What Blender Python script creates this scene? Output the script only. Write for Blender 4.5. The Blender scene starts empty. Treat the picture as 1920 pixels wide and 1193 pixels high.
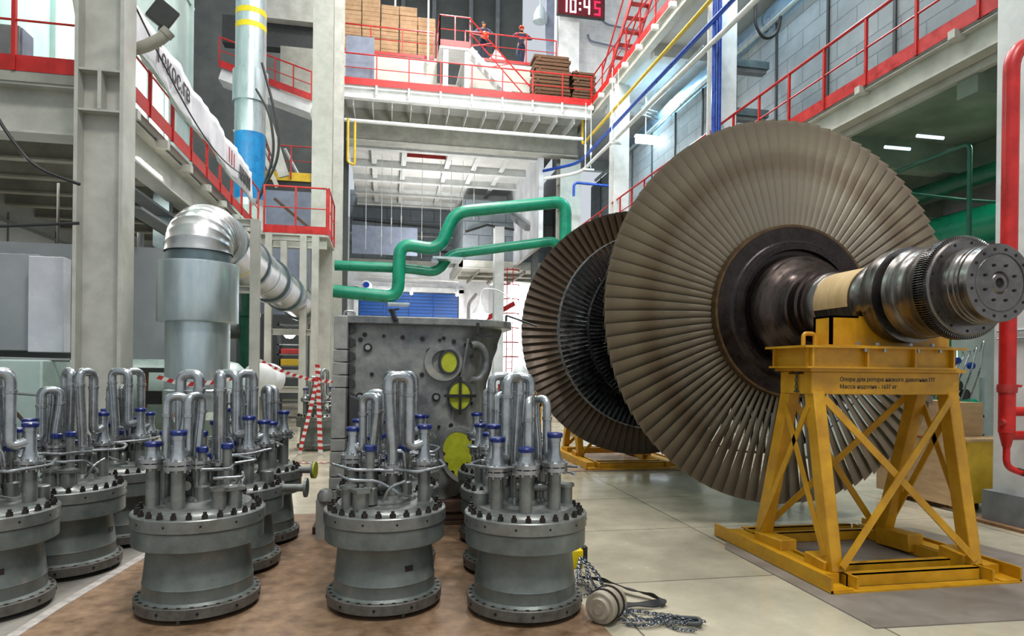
import bpy, math, random
from mathutils import Vector, Matrix, Euler
random.seed(7)
PI = math.pi
sc = bpy.context.scene
COL = sc.collection

# ------------------------------------------------------------ camera
F_PX, VH, EYE = 1220.0, 693.0, 1.55
YAW, ROLL = math.atan(237 / F_PX), 0.011
fwd = Vector((math.sin(YAW), math.cos(YAW), 0)); rgt = Vector((math.cos(YAW), -math.sin(YAW), 0)); up = Vector((0, 0, 1))
cr = rgt * math.cos(ROLL) + up * math.sin(ROLL); cu = -rgt * math.sin(ROLL) + up * math.cos(ROLL)
cam_d = bpy.data.cameras.new('camera'); cam = bpy.data.objects.new('camera', cam_d); COL.objects.link(cam)
cam_d.sensor_width = 36; cam_d.lens = 36 * F_PX / 1920; cam_d.shift_y = (VH - 596.5) / 1920
cam_d.clip_end = 300; cam_d.clip_start = 0.05
M = Matrix((cr, cu, -fwd)).transposed().to_4x4(); M.translation = Vector((0, 0, EYE)); cam.matrix_world = M
sc.camera = cam

# ------------------------------------------------------------ world, lamps of the hall and added fill lights, exposure
sc.view_settings.view_transform = 'Standard'; sc.view_settings.look = 'None'; sc.view_settings.gamma = 1
sc.view_settings.use_curve_mapping = False
sc.view_settings.exposure = 0.35
w = bpy.data.worlds.new('World'); sc.world = w; w.use_nodes = True
bg = w.node_tree.nodes['Background']; bg.inputs[0].default_value = (0.86, 0.93, 1.0, 1); bg.inputs[1].default_value = 0.56

def area(name, loc, size, power, col=(1, 1, 1), aim=(0, 0, -1), sy=None):
    d = bpy.data.lights.new(name, 'AREA'); d.energy = power; d.color = col; d.size = size
    if sy: d.shape = 'RECTANGLE'; d.size_y = sy
    o = bpy.data.objects.new(name, d); COL.objects.link(o); o.location = loc
    o.rotation_euler = Vector(aim).to_track_quat('-Z', 'Y').to_euler(); return o
for (x, y, p) in ((-1, -5, 900), (4, -3, 1400), (1.0, 9, 500), (6.0, 13, 1000), (3, 20, 1600), (-2.6, 13, 500)):
    area('overhead_fill', (x, y, 19.5), 2.0, p, (1.0, 0.98, 0.95))  # unseen area lights added overhead for fill and highlights on the metal
area('back_hall_light', (7.2, 44, 7.2), 2.2, 2600, (1, 0.97, 1.0), (0.3, 0.1, -0.8))
area('back_hall_light', (1.5, 48, 8.8), 2.5, 500, (0.95, 0.97, 1.0), (0, 0.4, -0.9))
area('upper_hall_light', (2.5, 29, 22), 3.0, 1800, (1, 1, 1), (0, 0.2, -1))
area('green_room_light', (10.5, 8.5, 5.75), 1.2, 60, (0.55, 1.0, 0.75), (0.1, 0, -1))
area('gallery_light', (9.4, 22, 11.4), 1.0, 420, (0.55, 0.85, 1.0), (0.0, -0.1, -1))
area('gallery_light', (9.0, 14, 11.8), 1.0, 120, (0.6, 0.85, 1.0), (0.0, -0.1, -1))
area('under_balcony_fill', (-4.9, 10.8, 4.3), 1.0, 90, (1, .97, .9), (0.2, 0, -1), 3.0)  # added fill, lifts the dark space below the balcony; no fixture there
area('under_balcony_fill', (-4.6, 15.5, 4.3), 1.0, 70, (1, .97, .9), (0, 0, -1), 3.0)  # second added fill further along under the balcony
area('soffit_fill', (2.5, 31, 6.3), 2.0, 260, (1, 1, 1), (0, .15, 1))  # added uplight without a fixture, brightens the soffit
area('platform_fill', (3, 21.5, 7.5), 2.0, 170, (1, 1, 1), (0, .5, 1))  # added uplight, lightens the platform underside and girder from below
area('balcony_light', (-4.8, 12, 9.0), 1.5, 260, (0.75, 1.0, 0.92), (-0.3, 0.1, -1))

# ------------------------------------------------------------ materials
def lin(c):
    c = int(c[1:], 16); r = [(c >> 16 & 255) / 255, (c >> 8 & 255) / 255, (c & 255) / 255]
    return tuple(v / 12.92 if v <= .04045 else ((v + .055) / 1.055) ** 2.4 for v in r) + (1,)
MATS = {}
def mat(name, c1, c2=None, rough=.5, metal=0., scale=6., bump=0., bscale=40., mix=None, detail=5, stretch=None, c3=None, rvar=.12, spec=None):
    """painted or bare surface: two or three tones mixed by noise, varied gloss, fine bump"""
    m = bpy.data.materials.new(name); m.use_nodes = True; nt = m.node_tree; N = nt.nodes; L = nt.links
    b = N['Principled BSDF']; b.inputs['Metallic'].default_value = metal; b.inputs['Roughness'].default_value = rough
    if spec is not None: b.inputs['Specular IOR Level'].default_value = spec
    tc = N.new('ShaderNodeTexCoord'); mp = N.new('ShaderNodeMapping'); L.new(tc.outputs['Object'], mp.inputs[0])
    if stretch: mp.inputs['Scale'].default_value = stretch
    no = N.new('ShaderNodeTexNoise'); no.inputs['Scale'].default_value = scale; no.inputs['Detail'].default_value = detail; no.inputs['Roughness'].default_value = .65
    L.new(mp.outputs[0], no.inputs['Vector'])
    rp = N.new('ShaderNodeValToRGB'); lo, hi = mix or (.35, .68)
    rp.color_ramp.elements[0].position = lo; rp.color_ramp.elements[0].color = lin(c1)
    rp.color_ramp.elements[1].position = hi; rp.color_ramp.elements[1].color = lin(c2 or c1)
    if c3:
        e = rp.color_ramp.elements.new(min(.98, hi + .1)); e.color = lin(c3)
    L.new(no.outputs[0], rp.inputs[0]); L.new(rp.outputs[0], b.inputs['Base Color'])
    mr = N.new('ShaderNodeMapRange'); mr.inputs[1].default_value = .3; mr.inputs[2].default_value = .7
    mr.inputs[3].default_value = max(.03, rough - rvar); mr.inputs[4].default_value = min(1, rough + rvar)
    L.new(no.outputs[0], mr.inputs[0]); L.new(mr.outputs[0], b.inputs['Roughness'])
    if bump:
        n2 = N.new('ShaderNodeTexNoise'); n2.inputs['Scale'].default_value = bscale; n2.inputs['Detail'].default_value = 3
        L.new(mp.outputs[0], n2.inputs['Vector'])
        bp = N.new('ShaderNodeBump'); bp.inputs['Strength'].default_value = bump; bp.inputs['Distance'].default_value = .01
        L.new(n2.outputs[0], bp.inputs['Height']); L.new(bp.outputs[0], b.inputs['Normal'])
    MATS[name] = m; return m
def glow(name, col, s):
    m = bpy.data.materials.new(name); m.use_nodes = True; b = m.node_tree.nodes['Principled BSDF']
    b.inputs['Base Color'].default_value = lin(col); b.inputs['Emission Color'].default_value = lin(col); b.inputs['Emission Strength'].default_value = s
    MATS[name] = m; return m
def brickmat(name, c1, c2, cm, bw, bh, mortar, rough=.6, vec='yz', bump=.3, off=.5):
    m = bpy.data.materials.new(name); m.use_nodes = True; nt = m.node_tree; N = nt.nodes; L = nt.links; b = N['Principled BSDF']
    b.inputs['Roughness'].default_value = rough
    tc = N.new('ShaderNodeTexCoord'); sp = N.new('ShaderNodeSeparateXYZ'); cb = N.new('ShaderNodeCombineXYZ')
    L.new(tc.outputs['Object'], sp.inputs[0]); ax = {'x': 0, 'y': 1, 'z': 2}
    L.new(sp.outputs[ax[vec[0]]], cb.inputs[0]); L.new(sp.outputs[ax[vec[1]]], cb.inputs[1])
    br = N.new('ShaderNodeTexBrick'); br.inputs['Color1'].default_value = lin(c1); br.inputs['Color2'].default_value = lin(c2); br.inputs['Mortar'].default_value = lin(cm)
    br.inputs['Scale'].default_value = 1; br.inputs['Mortar Size'].default_value = mortar; br.inputs['Brick Width'].default_value = bw; br.inputs['Row Height'].default_value = bh
    br.offset = off; br.inputs['Mortar Smooth'].default_value = .2
    L.new(cb.outputs[0], br.inputs['Vector'])
    no = N.new('ShaderNodeTexNoise'); no.inputs['Scale'].default_value = 1.3; no.inputs['Detail'].default_value = 8; no.inputs['Roughness'].default_value = .7; L.new(tc.outputs['Object'], no.inputs['Vector'])
    mr = N.new('ShaderNodeMapRange'); mr.inputs[1].default_value = .3; mr.inputs[2].default_value = .7; mr.inputs[3].default_value = .72; mr.inputs[4].default_value = 1.12
    L.new(no.outputs[0], mr.inputs[0])
    mx = N.new('ShaderNodeMix'); mx.data_type = 'RGBA'; mx.blend_type = 'MULTIPLY'; mx.inputs[0].default_value = 1
    L.new(br.outputs[0], mx.inputs[6]); L.new(mr.outputs[0], mx.inputs[7]); L.new(mx.outputs[2], b.inputs['Base Color'])
    bp = N.new('ShaderNodeBump'); bp.inputs['Strength'].default_value = bump; bp.inputs['Distance'].default_value = .02; bp.invert = True
    L.new(br.outputs[1], bp.inputs['Height']); L.new(bp.outputs[0], b.inputs['Normal'])
    m2 = N.new('ShaderNodeMapRange'); m2.inputs[1].default_value = .3; m2.inputs[2].default_value = .7; m2.inputs[3].default_value = max(.05, rough - .12); m2.inputs[4].default_value = rough + .1
    L.new(no.outputs[0], m2.inputs[0]); L.new(m2.outputs[0], b.inputs['Roughness'])
    MATS[name] = m; return m

mat('cream', '#a9a89e', '#c3c2b8', .42, scale=2.2, bump=.05)
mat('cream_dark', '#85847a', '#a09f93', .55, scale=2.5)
mat('white_paint', '#c9cbc8', '#e4e5e3', .45, scale=2)
mat('ceiling_paint', '#c4c3bf', '#d6d5d1', .7, scale=1.5)
mat('green_ceiling', '#6c7a6c', '#8b978a', .7, scale=1.2)
mat('red', '#a3120f', '#c81f1a', .38, scale=5)
mat('red_dull', '#8f2020', '#b13430', .5, scale=5)
mat('yellow', '#ab7808', '#cc9712', .42, scale=5, c3='#84591a', mix=(.35, .72), bump=.06)
mat('yellow_rail', '#c9a21c', '#dfbd35', .5)
mat('green', '#06745a', '#0b8f6c', .3, scale=2, rvar=.06)
mat('green_dark', '#0a4a38', '#0e5c45', .4)
mat('blue', '#0b2f86', '#164aa8', .35)
mat('blue_cap', '#0f1c55', '#182e78', .3, scale=20)
mat('blue_door', '#053f8a', '#0a52a8', .5, scale=1)
mat('blue_band', '#0a6ea8', '#1186c2', .4)
mat('yellow_band', '#d8bb00', '#ecd20d', .4)
mat('black', '#141414', '#242424', .45)
mat('dark', '#2c2e2e', '#3c3f3e', .6)
mat('dark_wall', '#4a4d4b', '#5f6360', .8, scale=.8)
mat('grey_paint', '#65696a', '#7c8081', .5, scale=4)
mat('slate_panel', '#6d7482', '#80889a', .6, scale=3)
mat('pump_paint', '#565c58', '#6a716c', .4, metal=.15, scale=7, c3='#7d7a70', bump=.08, bscale=60, mix=(.3, .62))
mat('pump_flange', '#6d706c', '#858883', .34, metal=.45, scale=9, bump=.06, bscale=80)
mat('pump_base', '#4b4843', '#6b6962', .5, metal=.2, scale=12, bump=.15, bscale=60)
mat('steel', '#8d8f90', '#b0b1b1', .3, metal=.8, scale=14)
mat('steel_pipe', '#8f9496', '#b4b8ba', .27, metal=.8, scale=9, rvar=.06)
mat('bolt', '#26221f', '#3d3733', .4, metal=.5, scale=30)
mat('hole', '#0b0b0b', '#121212', .9)
mat('zinc', '#b0bfc1', '#c8d3d4', .3, metal=.72, scale=1.6, stretch=(4, 4, 1), detail=4, rvar=.04)
mat('zinc_band', '#5e6c70', '#7b8a8d', .36, metal=.7, scale=2)
mat('aluminium', '#a6a6a4', '#c3c3c1', .3, metal=.85, scale=2.2, rvar=.03)
mat('blue_duct', '#7f9fbc', '#a0bad0', .3, metal=.7, scale=2, rvar=.05)
mat('blade_dark', '#2b2c2d', '#474747', .28, metal=.8, scale=8)
mat('hub', '#2a2422', '#3c3330', .33, metal=.75, scale=9, bump=.04, bscale=60)
mat('hub_edge', '#4c3a26', '#6a5236', .45, metal=.6, scale=14)
mat('shaft', '#5a5653', '#7d7874', .3, metal=.9, scale=5, stretch=(1, 7, 1), rvar=.1)
mat('shaft_dark', '#3b3330', '#544944', .3, metal=.9, scale=5, stretch=(1, 6, 1))
mat('wrap', '#b79a6c', '#c9ae80', .6, scale=4, stretch=(1, 4, 1))
mat('casing', '#595d5f', '#8c8d87', .42, metal=.12, scale=2.2, c3='#aaa394', bump=.12, bscale=26, mix=(.40, .58), detail=10)
mat('casing_edge', '#86857f', '#a6a59f', .6, metal=.2, scale=6, bump=.15)
mat('lime', '#a3a81c', '#bcc02a', .55, scale=12)
mat('wood', '#6d4d2e', '#8b6740', .75, scale=4, stretch=(1, 8, 8))
mat('dark_wood', '#3b281d', '#58402e', .8, scale=5, stretch=(1, 6, 6))
mat('plywood', '#a58762', '#bd9f78', .6, scale=3, stretch=(1, 1, 5))
mat('cardboard', '#a5835f', '#bd9c78', .8, scale=4)
mat('cardboard_dark', '#46301f', '#705138', .85, scale=6, stretch=(1, 1, 9))
mat('concrete', '#6e6a63', '#8a867d', .7, scale=2.4, bump=.15, bscale=30)
mat('brown_sheet', '#59432f', '#8b7055', .6, scale=7, c3='#a88f73', mix=(.3, .66), detail=12, bump=.1, bscale=50)
mat('grey_sheet', '#6d655d', '#857c72', .5, scale=2.5, detail=9)
mat('pale_green', '#9db3ab', '#b8cbc4', .3, scale=1.5)
mat('teal_wall', '#93a9a6', '#b4c4c0', .55, scale=.7)
mat('left_wall', '#8e9295', '#a3a7aa', .6, scale=.8)
mat('white_panel', '#c3c4cc', '#d6d7dd', .25, scale=1.5)
mat('banner', '#c9c6cc', '#dedce0', .7, scale=3)
mat('worn_tape', '#8f8a84', '#b5afa8', .6, scale=14)
mat('tape_red', '#a8201c', '#bb2a24', .5)
mat('tape_white', '#c9c4bf', '#dad6d2', .5)
mat('skin', '#a56a4c', '#b97c5c', .6, scale=9)
mat('overall', '#1a2038', '#262e4a', .8, scale=9)
mat('overall_red', '#8d1f22', '#a52a2b', .8)
mat('hair', '#17120f', '#241b16', .7)
mat('orange', '#d5380f', '#e64a18', .35)
mat('boot', '#141212', '#221e1c', .6)
mat('tan_hoist', '#8d8371', '#a2998a', .5, metal=.2, scale=10)
mat('chain', '#4c5158', '#8a9098', .25, metal=.9, scale=30)
mat('strap', '#0d0d0f', '#19191b', .75)
glow('window_glow', '#eefcf4', 1.6); glow('lamp_glow', '#ffffff', 14); glow('lamp_blue', '#d8f4ff', 9); glow('lamp_dim', '#c8dcf0', 1.2); glow('led', '#ff1030', 5); glow('led_core', '#ffd8e0', 7)
mat('led_off', '#5a0010', '#6d0015', .4)
brickmat('block_wall', '#878f94', '#979ea2', '#666c70', 1.2, .42, .012, .7, 'yz')
brickmat('block_wall_back', '#767f85', '#858d92', '#50565a', 1.4, .7, .02, .8, 'xz')
brickmat('floor_tile', '#a59e8a', '#b2ab96', '#6d675a', 1.5, 1.5, .008, .2, 'xy', .15, 0.)
brickmat('panel_white', '#d3d4d6', '#dddde0', '#b9babd', 1.0, 30, .02, .5, 'yz', .2, 0)
brickmat('panel_white_back', '#e0e0de', '#e8e8e6', '#d0d0ce', 1.2, .6, .008, .5, 'xz', .2)
brickmat('shutter', '#04509c', '#0656a6', '#033670', 40, .28, .05, .5, 'xz', .6, 0)

# blade steel with brown deposit bands where the steam left them (r measured along the blade)
def steam_worn(name, c_in, c_band, c_out, dark):
    m = mat(name, c_in, c_out, .45, metal=.4, scale=5, bump=.08, bscale=30, detail=8); nt = m.node_tree; N = nt.nodes; L = nt.links; b = N['Principled BSDF']
    tc = [n for n in N if n.type == 'TEX_COORD'][0]; base = [n for n in N if n.type == 'VALTORGB'][0]; no = [n for n in N if n.type == 'TEX_NOISE'][0]
    sp = N.new('ShaderNodeSeparateXYZ'); L.new(tc.outputs['Object'], sp.inputs[0])
    ad = N.new('ShaderNodeMath'); ad.operation = 'MULTIPLY_ADD'; L.new(no.outputs[0], ad.inputs[0]); ad.inputs[1].default_value = .35; L.new(sp.outputs[2], ad.inputs[2])
    r = N.new('ShaderNodeValToRGB'); L.new(ad.outputs[0], r.inputs[0])
    mr = N.new('ShaderNodeMapRange'); mr.inputs[1].default_value = .95; mr.inputs[2].default_value = 2.2; L.new(ad.outputs[0], mr.inputs[0]); L.new(mr.outputs[0], r.inputs[0])
    e = r.color_ramp.elements; e[0].position = 0; e[0].color = lin(c_in); e[1].position = 1; e[1].color = lin(c_out)
    for p, c in ((.45, c_in), (.58, c_band), (.74, c_out), (.92, dark)): k = e.new(p); k.color = lin(c)
    mx = N.new('ShaderNodeMix'); mx.data_type = 'RGBA'; mx.inputs[0].default_value = .6; L.new(base.outputs[0], mx.inputs[6]); L.new(r.outputs[0], mx.inputs[7]); L.new(mx.outputs[2], b.inputs['Base Color'])
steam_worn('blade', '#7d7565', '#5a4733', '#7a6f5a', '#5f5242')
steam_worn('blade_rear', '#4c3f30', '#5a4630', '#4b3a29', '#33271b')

# ------------------------------------------------------------ mesh helpers
class MB:
    def __init__(s): s.v = []; s.f = []; s.mi = []; s.m = 0
    def add(s, vs, fs):
        b = len(s.v); s.v += [tuple(v) for v in vs]; s.f += [tuple(b + i for i in f) for f in fs]; s.mi += [s.m] * len(fs); return s
    def box(s, x0, x1, y0, y1, z0, z1):
        if x0 > x1: x0, x1 = x1, x0
        if y0 > y1: y0, y1 = y1, y0
        if z0 > z1: z0, z1 = z1, z0
        return s.add([(x, y, z) for x in (x0, x1) for y in (y0, y1) for z in (z0, z1)],
                     [(0, 1, 3, 2), (4, 6, 7, 5), (0, 4, 5, 1), (2, 3, 7, 6), (0, 2, 6, 4), (1, 5, 7, 3)])
    def bar(s, p0, p1, w, h, upv=(0, 0, 1)):
        p0 = Vector(p0); p1 = Vector(p1); d = (p1 - p0).normalized(); u = Vector(upv)
        if abs(d.dot(u)) > .98: u = Vector((0, 1, 0))
        a = d.cross(u).normalized(); b = a.cross(d)
        vs = [p + a * i * w / 2 + b * j * h / 2 for p in (p0, p1) for i, j in ((-1, -1), (1, -1), (1, 1), (-1, 1))]
        return s.add(vs, [(0, 3, 2, 1), (4, 5, 6, 7), (0, 1, 5, 4), (1, 2, 6, 5), (2, 3, 7, 6), (3, 0, 4, 7)])
    def prism(s, poly, ax, d0, d1):
        """poly in the two remaining axes (xz for y, yz for x, xy for z), extruded along ax"""
        n = len(poly)
        def pt(a, b, d): return {'y': (a, d, b), 'x': (d, a, b), 'z': (a, b, d)}[ax]
        vs = [pt(a, b, d0) for a, b in poly] + [pt(a, b, d1) for a, b in poly]
        return s.add(vs, [tuple(range(n)), tuple(range(2 * n - 1, n - 1, -1))] + [(i, n + i, n + (i + 1) % n, (i + 1) % n) for i in range(n)])
    def tube(s, pts, r, seg=12, cap=True, rs=None):
        pts = [Vector(p) for p in pts]; n = len(pts); T = []
        for i in range(n):
            a = pts[max(0, i - 1)]; b = pts[min(n - 1, i + 1)]; T.append((b - a).normalized())
        u = Vector((0, 0, 1)) if abs(T[0].z) < .9 else Vector((1, 0, 0))
        u = (u - T[0] * u.dot(T[0])).normalized(); vs = []
        for i in range(n):
            if i: u = (u - T[i] * u.dot(T[i])).normalized()
            w_ = T[i].cross(u); rr = rs[i] if rs else r
            for k in range(seg):
                a = 2 * PI * k / seg; vs.append(pts[i] + (u * math.cos(a) + w_ * math.sin(a)) * rr)
        fs = [(i * seg + k, i * seg + (k + 1) % seg, (i + 1) * seg + (k + 1) % seg, (i + 1) * seg + k) for i in range(n - 1) for k in range(seg)]
        if cap: fs += [tuple(range(seg - 1, -1, -1)), tuple((n - 1) * seg + k for k in range(seg))]
        return s.add(vs, fs)
    def cyl(s, p0, p1, r, seg=16, r2=None): return s.tube([p0, p1], r, seg, True, [r, r if r2 is None else r2])
    def lathe(s, prof, o=(0, 0, 0), ax='z', seg=48, cap0=True, cap1=True):
        """prof: (along axis, radius)"""
        o = Vector(o); vs = []
        E = {'z': (Vector((1, 0, 0)), Vector((0, 1, 0)), Vector((0, 0, 1))), 'y': (Vector((1, 0, 0)), Vector((0, 0, 1)), Vector((0, 1, 0))), 'x': (Vector((0, 1, 0)), Vector((0, 0, 1)), Vector((1, 0, 0)))}[ax]
        for a, r in prof:
            for k in range(seg):
                t = 2 * PI * k / seg; vs.append(o + E[2] * a + E[0] * r * math.cos(t) + E[1] * r * math.sin(t))
        n = len(prof)
        fs = [(i * seg + k, i * seg + (k + 1) % seg, (i + 1) * seg + (k + 1) % seg, (i + 1) * seg + k) for i in range(n - 1) for k in range(seg)]
        if cap0: fs.append(tuple(range(seg - 1, -1, -1)))
        if cap1: fs.append(tuple((n - 1) * seg + k for k in range(seg)))
        return s.add(vs, fs)
    def ibeam(s, p0, p1, h, b, tw=.02, tf=.03, upv=(0, 0, 1)):
        p0 = Vector(p0); p1 = Vector(p1); d = (p1 - p0).normalized(); u = Vector(upv); a = d.cross(u).normalized(); u = a.cross(d)
        s.bar(p0, p1, tw, h - 2 * tf, u)
        for sg in (-1, 1): s.bar(p0 + u * sg * (h - tf) / 2, p1 + u * sg * (h - tf) / 2, b, tf, u)
        return s
ORG = {}
def fin(name, mb, mats, parent=None, smooth=True, bevel=0, angle=35):
    me = bpy.data.meshes.new(name)
    og = ORG.get(parent.name, Vector((0, 0, 0))) if parent else Vector((0, 0, 0))
    me.from_pydata([(v[0] - og.x, v[1] - og.y, v[2] - og.z) for v in mb.v], [], mb.f)
    if isinstance(mats, str): mats = [mats]
    for m in mats: me.materials.append(MATS[m])
    if len(mats) > 1: me.polygons.foreach_set('material_index', mb.mi)
    me.polygons.foreach_set('use_smooth', [smooth] * len(me.polygons)); me.update()
    if smooth: me.set_sharp_from_angle(angle=math.radians(angle))
    o = bpy.data.objects.new(name, me); COL.objects.link(o)
    if parent: o.parent = parent; ORG[o.name] = og
    if bevel:
        b = o.modifiers.new('bevel', 'BEVEL'); b.width = bevel; b.segments = 2; b.limit_method = 'ANGLE'; b.angle_limit = math.radians(40)
    return o
def tag(o, label, cat, group=None, kind=None):
    if label: o['label'] = label
    if cat: o['category'] = cat
    if group: o['group'] = group
    if kind: o['kind'] = kind
    return o
def thing(name, label, cat, loc=(0, 0, 0), group=None):
    o = bpy.data.objects.new(name, None); COL.objects.link(o); o.location = loc; ORG[o.name] = Vector(loc); o.empty_display_size = .1
    return tag(o, label, cat, group)
def one(name, mb, mats, label, cat, group=None, **k): return tag(fin(name, mb, mats, **k), label, cat, group)
def struct(name, mb, mats, **k):
    return tag(fin(name, mb, mats, **k), None, None, None, 'structure')
def kids(o): return [c for c in bpy.data.objects if c.parent == o]
def copy_tree(o, parent=None, ch=None):
    if ch is None:
        ch = {}
        for c in bpy.data.objects:
            if c.parent: ch.setdefault(c.parent.name, []).append(c)
    c = o.copy(); COL.objects.link(c); c.parent = parent
    for k in ch.get(o.name, []): copy_tree(k, c, ch)
    return c
def fillet(pts, r, n=6):
    pts = [Vector(p) for p in pts]; out = [pts[0]]
    for i in range(1, len(pts) - 1):
        a, b, c = pts[i - 1], pts[i], pts[i + 1]; d0 = (a - b); d1 = (c - b)
        rr = min(r, d0.length * .49, d1.length * .49); p = b + d0.normalized() * rr; q = b + d1.normalized() * rr
        for k in range(n + 1):
            t = k / n; out.append(p * (1 - t) ** 2 + b * 2 * t * (1 - t) + q * t * t)
    out.append(pts[-1]); return out
def text_part(s, size, loc, rot, m, parent, name='lettering', depth=.002, align='LEFT', sx=1):
    cv = bpy.data.curves.new('t', 'FONT'); cv.body = s; cv.size = size; cv.extrude = depth; cv.align_x = align; cv.offset = size * .012
    to = bpy.data.objects.new('t', cv); COL.objects.link(to); bpy.context.view_layer.update()
    me = bpy.data.meshes.new_from_object(to.evaluated_get(bpy.context.evaluated_depsgraph_get()))
    COL.objects.unlink(to); bpy.data.objects.remove(to)
    mt = Matrix.Translation(Vector(loc)) @ Euler(rot).to_matrix().to_4x4() @ Matrix.Diagonal((sx, 1, 1, 1))
    og = ORG.get(parent.name, Vector((0, 0, 0))); me.transform(Matrix.Translation(-og) @ mt)
    me.materials.clear(); me.materials.append(MATS[m]); o = bpy.data.objects.new(name, me); COL.objects.link(o); o.parent = parent; ORG[o.name] = og
    return o
def sstep(a, b, x):
    t = max(0, min(1, (x - a) / (b - a))); return t * t * (3 - 2 * t)

# ============================================================ SETTING
m = MB(); m.box(-16, 18, -8, 60, -.3, 0); struct('floor', m, 'floor_tile')
m = MB(); m.prism([(-8, 0.3), (-2.6, 0.3), (-2.03, 4.17), (-1.9, 5.9), (-1.75, 8.0), (-8, 8.0)], 'z', 0, .004); struct('trim_1', m, 'concrete')
m = MB(); m.prism([(-2.6, .3), (1.32, .3), (1.32, 3.4), (1.18, 7.0), (-1.8, 7.2), (-1.9, 5.9), (-2.03, 4.17)], 'z', 0, .006); struct('trim_2', m, 'brown_sheet')
# left side wall under the balcony and above it
m = MB(); m.box(-7.2, -7.0, 2, 33, 0, 5.0); struct('wall_left', m, 'left_wall')
m = MB()
for z in (3.35, 4.2): m.box(-7.0, -6.96, 2, 26, z, z + .05)
for k in range(12): m.box(-7.0, -6.975, 3 + k * 1.8, 3.03 + k * 1.8, 0, 4.4)
struct('trim_3', m, 'grey_paint')
m = MB(); m.box(-5.6, -5.4, 2, 19.6, 5.15, 24); struct('wall_left_upper', m, 'teal_wall')
m = MB()
for y in (9.2, 11.8, 14.4, 17.0, 19.3): m.box(-5.4, -5.32, y, y + .12, 5.15, 24)
for z in (8.2, 11.5, 14.8): m.box(-5.4, -5.35, 2, 19.6, z, z + .06)
struct('trim_4', m, 'teal_wall')
m = MB(); m.box(-5.41, -5.38, 14.6, 17.6, 6.3, 8.7); w1 = struct('window_1', m, 'window_glow')
m = MB()
for y in (14.55, 16.05, 17.55): m.box(-5.39, -5.34, y, y + .07, 6.25, 8.75)
for z in (6.25, 7.5, 8.7): m.box(-5.39, -5.34, 14.55, 17.62, z, z + .06)
fin('window_frame', m, 'grey_paint', w1)
# back of the left bay
m = MB(); m.box(-12, -1.9, 33.0, 33.3, 0, 26); struct('wall_back_left', m, 'dark_wall')
# back wall under the platform with blue shutter door
m = MB(); m.box(-6, 14, 55.2, 55.6, 0, 14); struct('wall_back', m, 'panel_white_back')
m = MB(); m.box(-2.2, 5.95, 54.9, 55.1, 0, 7.85)
d1 = struct('door_1', m, 'shutter')
m = MB()
for x in (-.2, 1.9, 3.9): m.box(x, x + .08, 54.8, 54.9, 0, 7.85)
fin('door_rail', m, 'blue_door', d1)
m = MB(); m.box(-2.6, -2.25, 54.6, 55.2, 0, 8.2); m.box(6.0, 6.4, 54.6, 55.2, 0, 8.2); m.box(-2.6, 6.4, 54.6, 55.2, 7.9, 8.3); struct('trim_5', m, 'white_paint')
# concrete block partition hung behind the platform soffit
m = MB(); m.box(-2.2, 4.0, 40, 40.3, 8.05, 12.2); struct('wall_block_back', m, 'block_wall_back')
m = MB(); m.box(-2.2, 4.0, 39.7, 40, 7.75, 8.05); m.box(-2.2, 4.0, 39.92, 40, 9.55, 9.62); struct('trim_6', m, 'cream')
m = MB(); m.box(-2.2, 4.2, 40.3, 55, 8.7, 8.9); struct('ceiling_back', m, 'white_paint')
m = MB(); m.box(8.6, 8.8, 29.5, 55, 0, 12); struct('wall_right_back', m, 'panel_white')
m = MB(); m.box(8.4, 8.6, 29.4, 30.2, 0, 12); struct('trim_7', m, 'cream')
# upper hall
m = MB(); m.box(-2, 8.4, 41, 41.4, 12, 30); struct('wall_upper_back', m, 'dark_wall')
m = MB()
for x in (-1.2, .7, 2.6, 4.9, 6.6): m.box(x, x + .25, 40.6, 41, 12, 30)
m.bar((1.6, 40.7, 17.4), (5.6, 40.7, 15.2), .12, .12)
m.bar((5.6, 40.5, 15), (7.9, 40.5, 20), .2, .2); m.bar((6.4, 40.5, 14.5), (8.3, 40.5, 18), .16, .16)
struct('trim_8', m, 'grey_paint')
m = MB(); m.box(8.0, 15, 31, 31.3, 11.5, 30); struct('wall_upper_right', m, 'panel_white_back')
m = MB(); m.box(7.9, 8.9, 29.9, 31, 12, 30); struct('trim_9', m, 'white_paint')
# right side: rooms behind the gallery
m = MB(); m.box(14.2, 14.4, 1, 31, 0, 6.2); struct('wall_right', m, 'left_wall')
m = MB(); m.box(8.15, 14.4, 1, 31, 6.18, 6.42); struct('ceiling_gallery', m, 'green_ceiling')
m = MB()
for y in (4.6, 7.9, 11.2, 14.5, 17.8, 21.1, 24.4): m.box(8.3, 14.2, y, y + .35, 5.62, 6.18)
m.box(11.6, 12.0, 1, 31, 5.4, 6.18)
struct('trim_10', m, 'green_ceiling')
m = MB(); m.box(9.6, 9.8, 2, 30, 6.42, 10.35); struct('wall_block', m, 'block_wall')
m = MB()
for k in range(12): m.box(9.56, 9.6, 7 + k * 1.95, 7.07 + k * 1.95, 6.42, 10.35)
struct('trim_11', m, 'dark')
m = MB(); m.box(8.25, 14, -1, 31, 12.0, 12.2); struct('ceiling_top_gallery', m, 'ceiling_paint')
m = MB()
for y in (6, 10.5, 15, 19.5, 24): m.box(8.3, 14, y, y + .3, 11.6, 12.0)
struct('trim_12', m, 'ceiling_paint')
m = MB(); m.box(13.2, 13.4, 1, 31, 6.4, 12); struct('wall_right_upper', m, 'left_wall')
# white partition behind the red pipe
m = MB(); m.box(7.4, 14.2, 10.9, 11.1, 0, 2.9); struct('wall_right_partition', m, 'white_paint')

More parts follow.
